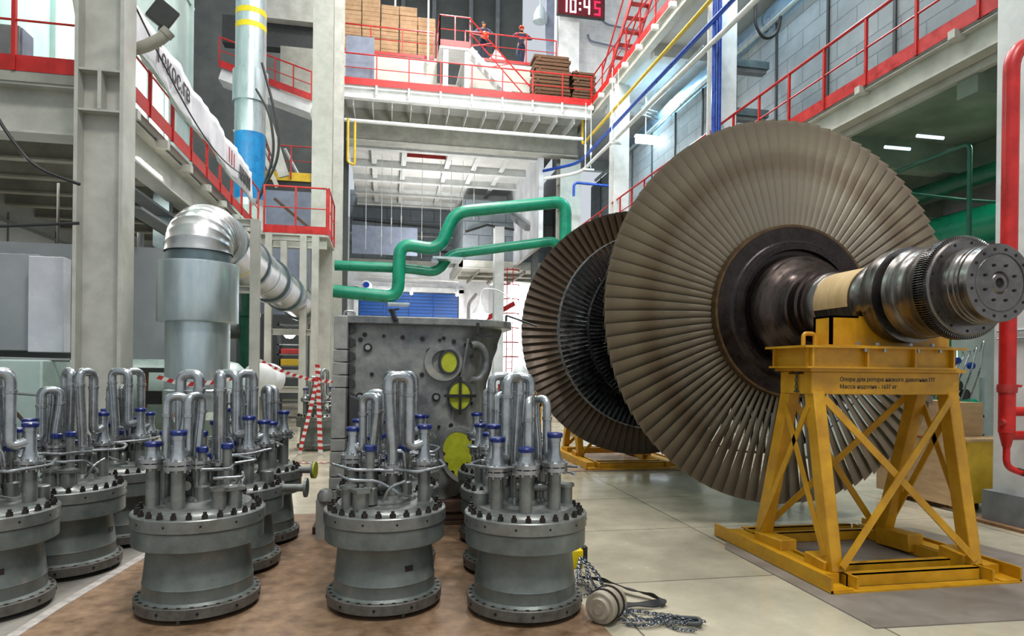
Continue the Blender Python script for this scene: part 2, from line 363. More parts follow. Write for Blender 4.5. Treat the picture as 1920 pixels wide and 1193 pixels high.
# ------------------------------------------------------------ railings and platforms
def railing(par, p0, p1, h=1.05, n=5, m='red', r=.024, kick=.2, mid=True, rk=None, foot=.0, ends=True, ft='white_paint'):
    """kick plate, posts, top rail and middle rail from p0 to p1 (deck level points)"""
    p0 = Vector(p0); p1 = Vector(p1); d = p1 - p0; dn = d.normalized(); u = Vector((0, 0, 1))
    if kick:
        k = MB(); k.bar(p0 + u * kick / 2, p1 + u * kick / 2, .012, kick); fin('kick_plate', k, m, par)
    t = MB(); t.tube([p0 + u * h, p1 + u * h], r, 10); fin('top_rail', t, m, par)
    if mid: t = MB(); t.tube([p0 + u * h * .55, p1 + u * h * .55], r * .6, 8); fin('middle_rail', t, m, par)
    for i in range(n):
        if not ends and i in (0, n - 1): continue
        q = p0 + d * i / (n - 1); b = MB(); b.bar(q - u * foot * 0, q + u * h, .045, .045, dn); fin('post', b, m, par)
        if foot:
            side = Vector((-dn.y, dn.x, 0)); b = MB(); b.bar(q - u * foot, q + u * .02, .07, .07, dn); fin('post_foot', b, ft, par)

# left balcony
BX = -3.35; BZ = 5.05
t = thing('balcony', 'long cream balcony with red edge running along the left side above the bent duct', 'balcony', (-4, 12, 0))
m = MB(); m.box(-7.2, BX - .02, 8.75, 18.3, BZ - .12, BZ); m.box(-7.2, BX - .3, 18.3, 24, BZ - .12, BZ); fin('deck', m, 'cream_dark', t)
m = MB(); m.ibeam((BX - .2, 9.0, BZ - .42), (BX - .2, 18.3, BZ - .42), .55, .3); fin('edge_beam', m, 'cream', t)
m = MB(); m.ibeam((-7.2, 8.95, BZ - .42), (BX, 8.95, BZ - .42), .6, .36); fin('end_beam', m, 'cream', t)
for k in range(8):
    m = MB(); m.ibeam((-7.0, 9.6 + k * 1.05, BZ - .33), (BX - .3, 9.6 + k * 1.05, BZ - .33), .4, .16); fin('joist', m, 'cream_dark', t)
for k in range(7):
    y = 9.35 + k * 1.2; m = MB(); m.box(BX - .05, BX + .11, y, y + .12, BZ - .24, BZ - .12); fin('bracket', m, 'cream', t)
t = thing('balcony_railing', 'red railing along the left balcony carrying the white banner', 'railing', (BX, 12, BZ))
railing(t, (BX + .05, 9.0, BZ), (BX + .05, 17.9, BZ), 1.1, 10)
t = thing('balcony_railing', 'red railing and kick plate left of the big near column', 'railing', (-5, 8.3, BZ))
railing(t, (-7.05, 8.75, BZ), (BX - .15, 8.75, BZ), 1.1, 5, kick=.19)
# end platform with corner railing
t = thing('landing_platform', 'small red edged landing at the far end of the left balcony', 'platform', (-2.4, 17.5, 0))
m = MB(); m.box(-3.3, -1.5, 17.6, 19.6, BZ - .1, BZ); fin('deck', m, 'cream', t)
m = MB(); m.ibeam((-3.2, 17.75, BZ - .25), (-1.55, 17.75, BZ - .25), .3, .15); fin('edge_beam', m, 'cream', t)
railing(t, (-3.1, 17.6, BZ - .04), (-1.55, 17.6, BZ - .04), 1.2, 3)
railing(t, (-1.5, 17.6, BZ - .04), (-1.5, 19.4, BZ - .04), 1.2, 3)

# columns
def icolumn(label, x, y, w, b, h, m='cream', stiff=(), flange='x', tf=.04):
    """H column: w = distance over flanges, b = flange breadth"""
    t = thing('steel_column', label, 'column', (x, y, 0))
    if flange == 'x':
        a = MB(); a.box(x - w / 2, x - w / 2 + tf, y - b / 2, y + b / 2, 0, h); fin('flange', a, m, t)
        a = MB(); a.box(x + w / 2 - tf, x + w / 2, y - b / 2, y + b / 2, 0, h); fin('flange', a, m, t)
        a = MB(); a.box(x - w / 2 + tf, x + w / 2 - tf, y - .02, y + .02, 0, h); fin('web', a, m, t)
        for z in stiff: a = MB(); a.box(x - w / 2 + tf, x + w / 2 - tf, y - b / 2 + .01, y + b / 2 - .01, z, z + .025); fin('stiffener', a, m, t)
    else:
        a = MB(); a.box(x - w / 2, x + w / 2, y - b / 2, y - b / 2 + tf, 0, h); fin('flange', a, m, t)
        a = MB(); a.box(x - w / 2, x + w / 2, y + b / 2 - tf, y + b / 2, 0, h); fin('flange', a, m, t)
        a = MB(); a.box(x - .03, x + .03, y - b / 2 + tf, y + b / 2 - tf, 0, h); fin('web', a, m, t)
        for z in stiff: a = MB(); a.box(x - w / 2 + .02, x + w / 2 - .02, y - b / 2 + tf, y + b / 2 - tf, z, z + .025); fin('stiffener', a, m, t)
    a = MB(); a.box(x - w / 2 - .1, x + w / 2 + .1, y - b / 2 - .1, y + b / 2 + .1, 0, .04); fin('base_plate', a, m, t)
    return t
tc = icolumn('wide near cream column on the left, topped out of frame, with recessed web', -3.3, 8.52, .52, .38, 14, stiff=(4.5, 4.97))
m = MB(); m.box(-3.32, -3.28, 8.34, 8.5, 4.52, 4.97); fin('stiffener', m, 'cream', tc)
icolumn('tall cream column behind the red corner landing', -1.83, 19.3, .55, .5, 24, flange='y')
icolumn('cream column at the left end of the cardboard box platform', -1.82, 23.9, .5, .6, 24, stiff=[5.6, 7.9, 10.9, 11.7, 12.5, 13.2], flange='y')
icolumn('pale blue lit column carrying blue pipes right of the hall', 8.12, 14.9, .5, .55, 24, 'white_paint', flange='y')
icolumn('pale column between the ceiling lamp and the green pipe', 8.14, 22.2, .55, .55, 11.7, 'white_paint', flange='y')
icolumn('cream column right of the soffit beside the green pipe elbow', 7.7, 27.3, .9, .7, 10.6, 'cream', flange='y', stiff=(8.5, 9.6))
icolumn('far white column below the green pipes in the bright back bay', 5.3, 31.0, .45, .5, 8.4, 'white_paint', flange='y')
icolumn('slim grey column at the right end of the soffit', 6.9, 30.2, .3, .3, 10.8, 'grey_paint', flange='y')
# near right column clad in white
t = thing('clad_column', 'white clad column at the right edge with grey plinth', 'column', (6.75, 5.65, 0))
m = MB(); m.box(6.28, 7.3, 4.6, 5.75, .34, 12); fin('cladding', m, 'white_paint', t)
m = MB(); m.box(6.2, 7.4, 4.5, 5.8, .02, .34); fin('plinth', m, 'grey_paint', t)
m = MB(); m.box(6.12, 7.45, 4.4, 5.9, 0, .03); fin('base_plate', m, 'wood', t)

# right lower gallery
t = thing('gallery', 'lower right gallery with cream edge beam above the green lit room', 'gallery', (8.6, 12, 0))
m = MB(); m.box(8.0, 9.6, 1, 30, 6.42, 6.46); fin('deck', m, 'cream_dark', t)
m = MB(); m.ibeam((8.12, 1, 6.22), (8.12, 30, 6.22), .42, .24); fin('edge_beam', m, 'cream', t)
m = MB(); m.bar((8.3, 1, 5.95), (8.3, 30, 5.95), .1, .12); fin('lower_chord', m, 'cream', t)
for k in range(12):
    y = 4.1 + k * 1.9; m = MB(); m.box(7.9, 8.1, y, y + .12, 6.36, 6.48); fin('bracket', m, 'cream', t)
t = thing('gallery_railing', 'red railing of the lower right gallery behind the big bladed disc', 'railing', (7.98, 12, 6.46))
railing(t, (7.98, 2.2, 6.46), (7.98, 27, 6.46), 1.15, 24, r=.03, kick=.22)
# right upper gallery
t = thing('gallery', 'top right gallery edge of cream steel meeting the cardboard platform', 'gallery', (8.3, 18, 12))
m = MB(); m.box(8.0, 9.4, 8, 30.5, 12.18, 12.24); fin('deck', m, 'cream_dark', t)
m = MB(); m.ibeam((8.1, 8, 11.95), (8.1, 25, 11.95), .45, .24); fin('edge_beam', m, 'cream', t)
for k in range(12):
    y = 11 + k * 1.25; m = MB(); m.box(7.8, 8.0, y, y + .12, 11.9, 12.05); fin('bracket', m, 'white_paint', t)
t = thing('gallery_railing', 'red railing of the top right gallery near the clock', 'railing', (8.0, 18, 12.2))
railing(t, (8.0, 10, 12.2), (8.0, 25, 12.2), 1.1, 13, r=.028, kick=.25)
t = thing('steel_stair', 'dark red steel stair rising along the top right gallery', 'stair', (8.5, 22, 12.2))
for x in (8.25, 8.95):
    m = MB(); m.bar((x, 24.5, 12.3), (x, 19, 16.2), .05, .22); fin('stringer', m, 'red_dull', t)
    m = MB(); m.tube([(x, 24.5, 13.3), (x, 19, 17.2)], .03, 8); fin('handrail', m, 'red', t)
for k in range(14):
    f = k / 13; m = MB(); m.box(8.25, 8.95, 24.3 - 5.2 * f, 24.52 - 5.2 * f, 12.4 + 3.7 * f, 12.44 + 3.7 * f); fin('tread', m, 'red_dull', t)

# ------------------------------------------------------------ central platform (deck at 12.2 m) and raised deck
t = thing('platform', 'white platform crossing the hall under the cardboard boxes', 'platform', (3.2, 30, 12))
m = MB(); m.box(-1.65, 8.0, 25, 41, 12.05, 12.2); fin('deck', m, 'ceiling_paint', t)
m = MB(); m.ibeam((-1.65, 25.1, 11.85), (8.0, 25.1, 11.85), .4, .25); fin('edge_beam', m, 'white_paint', t)
m = MB(); m.box(-1.65, 8.0, 27.0, 27.25, 10.75, 12.1); fin('main_girder', m, 'cream_dark', t)
m = MB(); m.box(-1.65, 8.0, 26.85, 27.4, 10.7, 10.75); fin('girder_flange', m, 'cream', t)
for k in range(13):
    x = -1.3 + k * .72; m = MB(); m.bar((x, 25.2, 11.6), (x, 27.0, 11.6), .03, .3); fin('joist', m, 'white_paint', t)
for y in (27.8, 30.3, 32.5, 35.0, 37.2):
    m = MB(); m.ibeam((-1.65, y, 10.85), (6.4, y, 10.85), .35, .25); fin('cross_beam', m, 'white_paint', t)
for x in (-.6, .7, 2.66, 3.9, 5.2):
    m = MB(); m.ibeam((x, 27.4, 10.95), (x, 37.2, 10.95), .3, .22); fin('long_beam', m, 'white_paint', t)
m = MB(); m.box(-1.65, .82, 27.25, 38, 11.0, 11.06); m.box(2.55, 6.6, 27.25, 38, 11.0, 11.06); m.box(.82, 2.55, 27.25, 27.75, 11.0, 11.06); m.box(.82, 2.55, 29.4, 38, 11.0, 11.06)
fin('soffit', m, 'ceiling_paint', t)
m = MB(); m.box(.82, 2.55, 29.3, 29.35, 11.0, 12.2); m.box(.8, 2.57, 29.28, 29.3, 10.95, 11.25); fin('hatch_frame', m, 'red_dull', t)
m = MB(); m.box(.85, 2.5, 29.5, 29.6, 11.2, 12.05); fin('hatch_liner', m, 'cardboard', t)
m = MB(); m.tube([(-1.6, 24.9, 10.75), (7.6, 24.9, 10.75)], .07, 10); fin('service_pipe', m, 'white_paint', t)
m = MB(); m.box(6.4, 6.6, 27.3, 41, 6.9, 11.0); fin('side_panel', m, 'panel_white', t)
m = MB(); m.bar((6.3, 29, 8.0), (6.3, 36, 10.6), .25, .25); fin('brace', m, 'grey_paint', t)
t = thing('platform_railing', 'red railing along the front edge of the crossing platform', 'railing', (3.2, 24.95, 12.2))
railing(t, (-1.65, 24.95, 12.12), (7.95, 24.95, 12.12), 1.15, 9, r=.028, kick=.26, foot=.35)
t = thing('raised_deck', 'raised white deck where two workers stand above the platform', 'platform', (3, 30, 14.3))
m = MB(); m.box(-2.0, 1.95, 27.0, 34, 14.15, 14.35); m.box(3.0, 8.0, 27.0, 34, 14.3, 14.5); fin('deck', m, 'white_paint', t)
m = MB(); m.box(-2.0, 1.95, 27.0, 27.2, 13.15, 14.15); m.box(3.0, 6.2, 27.0, 27.2, 13.3, 14.3); fin('edge_girder', m, 'cream', t)
m = MB(); m.box(-2, 6.5, 28.5, 28.7, 12.2, 14); fin('back_panel', m, 'cream_dark', t)
railing(t, (-2.0, 26.95, 14.28), (1.8, 26.95, 14.28), 1.1, 4, r=.028, kick=.12)
railing(t, (3.1, 26.95, 14.45), (7.0, 26.95, 14.45), 1.15, 4, r=.028, kick=.12)
t = thing('step_over', 'small red railed landing on white legs at the head of the ladder', 'platform', (2.5, 26, 12.2))
m = MB(); m.box(1.95, 3.15, 25.7, 27.0, 14.2, 14.3); fin('deck', m, 'white_paint', t)
for x in (2.1, 2.95):
    m = MB(); m.box(x, x + .2, 25.75, 25.95, 12.2, 14.2); fin('leg', m, 'white_paint', t)
railing(t, (1.95, 25.7, 14.28), (3.15, 25.7, 14.28), 1.2, 3, r=.028, kick=.25)
railing(t, (1.95, 25.7, 14.28), (1.95, 27, 14.28), 1.2, 2, r=.028, kick=0)
t = thing('ship_ladder', 'white stair with crossed red handrails leading down from the landing', 'stair', (4, 25.8, 12.2))
for y in (25.55,):
    m = MB(); m.bar((3.15, y, 14.2), (5.0, y, 12.3), .05, .2); fin('stringer', m, 'white_paint', t)
    m = MB(); m.tube([(3.1, y, 15.4), (5.6, y, 12.9)], .03, 8); fin('handrail', m, 'red', t)
    m = MB(); m.tube([(3.1, y, 14.85), (5.4, y, 12.5)], .025, 8); fin('middle_rail', m, 'red', t)
    m = MB(); m.bar((3.15, 26.05, 14.2), (5.0, 26.05, 12.3), .05, .2); fin('stringer', m, 'white_paint', t)
    m = MB()
    for k in range(2):
        x0 = 3.2 + k * .75; z0 = 15.3 - k * .75
        m.bar((x0, y, z0 - .5), (x0 + .55, y, z0 - .75 + .2), .03, .03); m.bar((x0, y, z0 - 1.0), (x0 + .8, y, z0 - .8), .03, .03)
    fin('lattice', m, 'red', t)
for k in range(7):
    f = (k + .5) / 7; m = MB(); m.box(3.1 + 1.85 * f, 3.3 + 1.85 * f, 25.57, 26.03, 14.25 - 1.9 * f, 14.29 - 1.9 * f); fin('tread', m, 'white_paint', t)

# ============================================================ COMBUSTOR UNITS
def pol(a, r, z=0): return Vector((r * math.cos(math.radians(a)), r * math.sin(math.radians(a)), z))
def make_unit():
    t = thing('burner_unit', 'x', 'burner', (0, 0, 0))
    m = MB(); m.lathe([(.03, .35), (.034, .372), (.095, .375), (.1, .37)], seg=56); fin('base_flange', m, 'pump_base', t)
    m = MB()
    for k in range(30): p = pol(k * 12 + 3, .352); m.cyl((p.x, p.y, .099), (p.x, p.y, .102), .013, 10)
    for k in range(10):
        p = pol(k * 36 + 8, .3755); d = p.normalized() * .002; m.cyl((p.x - d.x, p.y - d.y, .066), (p.x + d.x, p.y + d.y, .066), .009, 8)
    fin('bolt_holes', m, 'hole', t)
    m = MB(); m.lathe([(.1, .345), (.115, .33), (.185, .326), (.19, .329), (.196, .325), (.415, .303), (.43, .31)], seg=56, cap0=False, cap1=False); fin('drum', m, 'pump_paint', t)
    m = MB(); m.lathe([(.425, .30), (.43, .383), (.436, .389), (.54, .389), (.545, .385)], seg=64); fin('collar', m, 'pump_paint', t)
    m = MB(); m.lathe([(.545, .38), (.548, .394), (.552, .397), (.622, .397), (.628, .392), (.628, .34), (.64, .322), (.668, .31), (.67, .3)], seg=64); fin('top_flange', m, 'pump_flange', t)
    m = MB()
    for k in range(12):
        p = pol(k * 30 + 10, .397); d = p.normalized() * .002; m.cyl((p.x - d.x, p.y - d.y, .59), (p.x + d.x, p.y + d.y, .59), .007, 8)
    fin('side_holes', m, 'hole', t)
    for k in range(26):
        p = pol(k * 360 / 26, .357); b = MB(); b.cyl((p.x, p.y, .628), (p.x, p.y, .652), .019, 6, .0185); b.cyl((p.x, p.y, .652), (p.x, p.y, .668), .011, 8); fin('bolt', b, 'bolt', t)
    m = MB(); m.box(-.03, .03, -.003, .003, -.018, .018)
    # nameplate on the drum
    a = -62; p = pol(a, .313, .29); n = MB(); tdir = Vector((-math.sin(math.radians(a)), math.cos(math.radians(a)), 0))
    n.bar(p - tdir * .028, p + tdir * .028, .008, .036); fin('nameplate', n, 'bolt', t)
    for k in range(3): p = pol(k * 120 - 70, .33); b = MB(); b.cyl((p.x, p.y, .0), (p.x, p.y, .035), .012, 8); fin('foot', b, 'pump_base', t)
    m = MB(); m.lathe([(.67, .25), (.674, .2), (.695, .19), (.7, .1)], o=(0, .02, 0), seg=40, cap0=False); fin('cover_plate', m, 'pump_flange', t)
    def flange(m, x, y, z, r, h=.022, bolts=8):
        m.cyl((x, y, z), (x, y, z + h), r, 26); m.cyl((x, y, z + h + .007), (x, y, z + 2 * h + .007), r, 26)
        for k in range(bolts):
            a = 2 * PI * k / bolts; px, py = x + math.cos(a) * r * .78, y + math.sin(a) * r * .78; m.cyl((px, py, z - .016), (px, py, z + 2 * h + .022), .0095, 6)
    loops = ((-14, .255, 1.49, -70, .115, .90, 1.155), (158, .235, 1.355, 178, .085, .93, 1.13), (62, .25, 1.49, 40, .075, .90, 1.10), (108, .27, 1.35, 120, .12, .93, 1.05))
    for ang, ro, ht, ai, ri, zf, zc in loops:
        po = pol(ang, ro); pi = pol(ai, ri); d = (pi - po); dn = Vector((d.x, d.y, 0)).normalized()
        b = MB(); b.cyl((po.x, po.y, .66), (po.x, po.y, zf - .02), .041, 20); fin('port_pipe', b, 'pump_flange', t)
        b = MB(); flange(b, po.x, po.y, zf - .02, .082, .024); fl = fin('port_flange', b, 'steel', t)
        b = MB(); b.lathe([(zf + .03, .06), (zf + .06, .045), (zf + .1, .035), (zc - .035, .034), (zc - .035, .04), (zc, .04)], o=(po.x, po.y, 0), seg=20); nk = fin('neck', b, 'steel_pipe', t)
        b = MB(); b.lathe([(zc - .012, .04), (zc - .01, .047), (zc + .01, .049), (zc + .018, .044), (zc + .022, .02)], o=(po.x, po.y, 0), seg=20, cap0=False); fin('blue_cap', b, 'blue_cap', nk)
        # hose from the inner flange over the top into the neck
        zi = zf - .03; b = MB(); b.cyl((pi.x, pi.y, .68), (pi.x, pi.y, zi), .033, 16); b.lathe([(.69, .06), (.72, .045)], o=(pi.x, pi.y, 0), seg=16); fin('inner_pipe', b, 'pump_flange', t)
        b = MB(); flange(b, pi.x, pi.y, zi, .076, .02, 8); fin('inner_flange', b, 'steel', t)
        q = po + dn * min(.115, d.length * .48); tp = pi + dn * .03 + Vector((.0, 0, 0))
        rr = .033 if ht > 1.4 else .027
        path = fillet([(pi.x, pi.y, zi + .05), (pi.x, pi.y, zi + .14), (tp.x, tp.y, ht - .1), (tp.x, tp.y, ht)] + [(q.x, q.y, ht)] + [(q.x, q.y, zc - .135), (po.x, po.y, zc - .1)], .07, 7)
        b = MB(); b.tube(path, rr, 16); hs = fin('hose', b, 'steel_pipe', t)
        for c0, c1, z in ((pi, tp, zi + .05), (tp, tp, ht - .1), (q, q, ht - .12)):
            b = MB(); b.lathe([(-.012, rr + .001), (-.01, rr + .005), (.01, rr + .005), (.012, rr + .001)], o=(c0.x if z < 1.1 else c1.x, c0.y if z < 1.1 else c1.y, z), seg=16); fin('ferrule', b, 'steel', hs)
    # short capped instrument tubes
    for ang, r, zt in ((-165, .10, 1.0), (15, .13, .99), (-35, .04, .94), (-120, .20, 1.02)):
        p = pol(ang, r); b = MB(); b.lathe([(.68, .048), (.78, .048), (.79, .028), (zt, .028)], o=(p.x, p.y, 0), seg=16); s_ = fin('instrument_tube', b, 'pump_flange', t)
        b = MB(); b.lathe([(zt - .005, .03), (zt, .037), (zt + .028, .037), (zt + .034, .03)], o=(p.x, p.y, 0), seg=16); fin('blue_cap', b, 'blue_cap', s_)
    # capped stubs on the rim
    p = pol(-148, .275); b = MB(); b.lathe([(.65, .043), (.775, .043), (.776, .056), (.795, .056)], o=(p.x, p.y, 0), seg=24); fin('blind_stub', b, 'pump_flange', t)
    p = pol(-125, .27); b = MB(); b.cyl((p.x, p.y, .65), (p.x, p.y, .765), .05, 20)
    b.prism([(p.x - .085, p.y + .04), (p.x - .02, p.y - .07), (p.x + .06, p.y - .05), (p.x + .08, p.y + .05)], 'z', .765, .785); fin('lifting_lug', b, 'pump_flange', t)
    p = pol(20, .29); b = MB(); b.lathe([(.65, .05), (.74, .05), (.745, .044)], o=(p.x, p.y, 0), seg=24); fin('blind_stub', b, 'pump_flange', t)
    # small bent tubes
    for pts in ([(-.34, -.06, .92), (-.2, -.2, .9), (-.08, -.2, .9), (.05, -.19, .89)],
                [(.05, -.2, .9), (.2, -.33, .9), (.38, -.16, .91), (.36, .05, .92)],
                [(-.3, -.12, .86), (-.22, -.28, .85), (-.05, -.26, .84), (.1, -.2, .74), (.16, -.1, .7)],
                [(-.1, .12, .93), (.1, .33, .94), (.34, .2, .93)],
                [(.02, -.06, .9), (.04, -.1, 1.0), (.11, -.09, 1.01), (.12, -.08, .9)],
                [(-.02, -.22, .70), (.02, -.26, .8), (.12, -.24, .83)]):
        b = MB(); b.tube(fillet(pts, .05, 5), .0095, 8); fin('bent_tube', b, 'steel_pipe', t)
    # cross pieces between the pipes
    b = MB(); b.tube(fillet([(-.06, -.02, .76), (.07, -.05, .76), (.07, -.05, .70)], .04, 5), .03, 12); b.tube([(-.18, .05, .80), (.02, .12, .80)], .03, 12); b.box(-.05, .04, .0, .08, .68, .84); fin('manifold', b, 'pump_flange', t)
    return t
unit = make_unit()
G = 'grey combustor burner units standing on the floor'
units = [
    (.01, 4.40, 0, 'front burner unit with braided hose loops standing before the yellow covered casing'),
    (-1.17, 4.52, 95, 'front left burner unit beside the white floor tape'),
    (.905, 4.15, 150, 'front burner unit beside the chain hoist on the tiled floor'),
    (-2.47, 4.66, 12, 'burner unit cut off by the left edge of the photo, nearest'),
    (-2.36, 5.47, 60, 'burner unit behind the leftmost one, nearly whole, left of the white floor tape'),
    (-2.30, 6.32, -20, 'rear burner unit in the left row, before the wide column'),
    (-1.17, 5.36, -35, 'burner unit directly behind the front left one'),
    (-1.13, 6.17, 200, 'burner unit with the lime blanked side flange, behind two others'),
    (.03, 5.21, 30, 'burner unit half hidden behind the middle front one'),
    (.10, 6.01, -60, 'rear burner unit squeezed before the foot of the big casing'),
    (.98, 5.02, 110, 'burner unit directly behind the one beside the chain hoist'),
    (1.05, 5.86, 20, 'rear burner unit of the right row with the casing to its left'),
    (-3.3, 5.9, 130, 'burner unit at the far left behind, only its blue caps showing'),
    (-1.25, 12.8, 40, 'lone distant burner unit behind the hanging red and white tape'),
]
chmap = {}
for c in bpy.data.objects:
    if c.parent: chmap.setdefault(c.parent.name, []).append(c)
UO = []
for i, (x, y, rz, lb) in enumerate(units):
    o = unit if i == 0 else copy_tree(unit, None, chmap)
    UO.append((o, x, y, rz, lb))
for o, x, y, rz, lb in UO:
    o.location = (x, y, .006); o.rotation_euler.z = math.radians(rz); tag(o, lb, 'burner unit', G)
# side nozzles of the left middle units
for idx, ang, z, ln, mt in ((6, -5, .60, .20, 'pump_flange'), (7, -10, .62, .14, 'lime')):
    o, x, y, rz, lb = UO[idx]; a = ang - rz; p = pol(a, .38, z); q = pol(a, .38 + ln, z)
    ORG[o.name] = Vector((0, 0, 0)); m = MB(); m.cyl(p, q, .03, 14); m.cyl(q - pol(a, .02), q, .075, 24); sn = fin('side_nozzle', m, 'pump_flange', o)
    if mt == 'lime': m = MB(); m.cyl(q, q + pol(a, .012), .076, 24); fin('blank_cover', m, 'lime', sn)

# ============================================================ TURBINE CASING
t = thing('turbine_casing', 'large grey turbine casing half standing on timbers with lime covered openings', 'casing', (.3, 6.8, 0))
CX0 = -.34
def xr(z):  # right outline of the shell
    pts = ((.25, .86), (.6, 1.2), (.9, 1.16), (1.1, 1.08), (1.35, 1.07), (1.6, 1.13), (1.8, 1.19), (1.98, 1.24))
    for (a, b), (c, d) in zip(pts, pts[1:]):
        if z <= c: return b + (d - b) * sstep(a, c, z)
    return pts[-1][1]
def yf(s, z): return 6.42 + .55 * max(0, (s - .62) / .38) ** 2.2 + .10 * math.exp(-((z - .25) / .35) ** 2) * 0
m = MB(); NX, NZ = 40, 44; vs = []
for j in range(NZ + 1):
    z = .25 + (1.98 - .25) * j / NZ; x1 = xr(z)
    for i in range(NX + 1):
        s = i / NX; vs.append((CX0 + (x1 - CX0) * s, yf(s, z), z))
fs = [(j * (NX + 1) + i, j * (NX + 1) + i + 1, (j + 1) * (NX + 1) + i + 1, (j + 1) * (NX + 1) + i) for j in range(NZ) for i in range(NX)]
n0 = len(vs)
for j in range(NZ + 1):
    z = .25 + (1.98 - .25) * j / NZ; vs += [(CX0, 7.5, z), (xr(z), 7.5, z)]
for j in range(NZ):
    a, b, c, d = n0 + 2 * j, n0 + 2 * j + 1, n0 + 2 * j + 2, n0 + 2 * j + 3; L0, L1 = j * (NX + 1), (j + 1) * (NX + 1)
    fs += [(b, a, c, d), (a, L0, L1, c), (L0 + NX, b, d, L1 + NX)]
fs += [tuple([n0] + list(range(0, NX + 1))[::1] + [n0 + 1])[::-1], tuple([n0 + 2 * NZ] + list(range(NZ * (NX + 1), NZ * (NX + 1) + NX + 1)) + [n0 + 2 * NZ + 1])]
m.add(vs, fs); fin('shell', m, 'casing', t, angle=50)
# top flange that widens towards the right
m = MB(); m.prism([(-.46, 6.32), (.6, 6.32), (1.05, 6.42), (1.27, 6.62), (1.33, 6.9), (1.33, 7.5), (-.46, 7.5)], 'z', 1.97, 2.045); fin('top_flange', m, 'casing', t, bevel=.01)
# joint flange of stacked segments at the left
zz = [0.03, .22, .40, .52, .64, .76, .88, 1.36, 1.48, 1.60, 1.72, 2.04]
for a, b in zip(zz, zz[1:]):
    m = MB(); f = 1 - a / 2.04; m.prism([(-.47 - .05 * f, 6.30), (CX0 - .01 - .03 * f, 6.30), (CX0 + .0, 6.44), (CX0, 7.4), (-.46, 7.4)], 'z', a + .004, b - .004); fin('joint_segment', m, 'casing_edge', t, bevel=.006)
m = MB()
for k in range(13): z = 1.92 - k * .13; m.prism([(CX0, z - .05), (CX0 + .06, z - .02), (CX0 + .05, z + .03), (CX0, z + .05)], 'y', 6.36, 6.42)
fin('serration', m, 'dark', t)
m = MB(); m.prism([(CX0 - .0, 1.30), (CX0 + .16, 1.24), (CX0 + .13, .98), (CX0 + .05, .9), (CX0, .88)], 'y', 6.33, 6.43); fin('torn_pad', m, 'dark', t, bevel=.02)
# bosses with covers
def ring(px, pz, R, r, y0, dep, nm, mt, sx=1., tilt=0):
    m = MB(); K = 40
    vs = []
    for rr, yy in ((r + (R - r) * 1.15, y0 + .06), (R, y0 - dep), (r, y0 - dep), (r * .98, y0 + .02)):
        for k in range(K):
            a = 2 * PI * k / K; X = rr * math.cos(a) * sx; Z = rr * math.sin(a); ct, st_ = math.cos(tilt), math.sin(tilt)
            vs.append((px + X * ct - Z * st_, yy, pz + X * st_ + Z * ct))
    m.add(vs, [(i * K + k, i * K + (k + 1) % K, (i + 1) * K + (k + 1) % K, (i + 1) * K + k) for i in range(3) for k in range(K)])
    return fin(nm, m, mt, t)
def cover(px, pz, r, y0, sx, tilt, notch, sides=40):
    m = MB(); poly = []
    for k in range(sides):
        a = 2 * PI * k / sides; rr = r * (1 - (.16 if notch and 150 < math.degrees(a) < 235 and k % 3 == 0 else 0)); X = rr * math.cos(a) * sx; Z = rr * math.sin(a)
        poly.append((px + X * math.cos(tilt) - Z * math.sin(tilt), pz + X * math.sin(tilt) + Z * math.cos(tilt)))
    m.prism(poly, 'y', y0 - .012, y0); return tag(fin('cover', m, 'lime', t), 'lime painted blanking cover', None)
ring(.555, 1.615, .185, .115, 6.42, .05, 'boss', 'casing'); ring(.61, 1.615, .125, .1, 6.37, .02, 'boss', 'dark', .8); cover(.60, 1.615, .105, 6.375, .82, 0, True)
ring(.72, 1.285, .155, .135, 6.44, .06, 'boss', 'dark', .78); c2 = cover(.72, 1.285, .135, 6.4, .78, 0, False)
m = MB(); m.box(.565, .88, 6.36, 6.372, 1.27, 1.30); m.box(.71, .735, 6.355, 6.372, 1.10, 1.47); fin('cross_strap', m, 'black', c2)
ring(.74, .70, .29, .235, 6.43, .035, 'boss', 'casing', .72, .35); cover(.74, .70, .24, 6.41, .72, .35, True)
m = MB(); a0 = [Vector((.88 + .12 * math.cos(math.radians(a)), 6.44 + .0007 * (90 - abs(a)), 1.62 + .18 * math.sin(math.radians(a)))) for a in range(-110, 111, 10)]; m.tube([a_ + Vector((0, .035, 0)) for a_ in a0], .036, 12); rb_ = fin('rib', m, 'casing', t)
m = MB(); m.tube([(.80, 6.40, 1.85), (.74, 6.42, 1.5), (.66, 6.43, 1.1), (.62, 6.43, .8)], .012, 8); fin('weld_seam', m, 'casing', t)
random.seed(3)
bp = [(-.02, 1.86), (.16, 1.85), (.35, 1.84), (.52, 1.83), (.56, 1.85), (.66, 1.82), (.78, 1.79), (-.2, 1.87), (.04, 1.5), (.2, 1.49), (.35, 1.49), (.48, 1.48), (-.13, 1.49), (.64, 1.71), (.85, 1.68), (.52, .98), (.4, 1.0), (.64, .99), (.74, 1.49), (.9, 1.8), (.88, 1.46), (.86, 1.2), (-.1, 1.2), (-.24, 1.82)]
for x, z in bp:
    r = random.choice((.016, .019, .022)); y = 6.42; s = (x - CX0) / (xr(z) - CX0); y = yf(s, z); b = MB(); b.cyl((x, y - .012, z), (x, y + .02, z), r, 12); b.cyl((x, y - .022, z), (x, y, z), r * .5, 8); fin('bolt', b, 'bolt', t)
for x, z in ((-.17, 1.745), (.43, 1.71), (-.24, 1.27), (.49, 1.27)):
    b = MB(); b.cyl((x, 6.40, z), (x, 6.44, z), .042, 20); q = fin('plug', b, 'bolt', t); b = MB(); b.cyl((x, 6.385, z), (x, 6.41, z), .024, 14); fin('plug_core', b, 'steel', q)
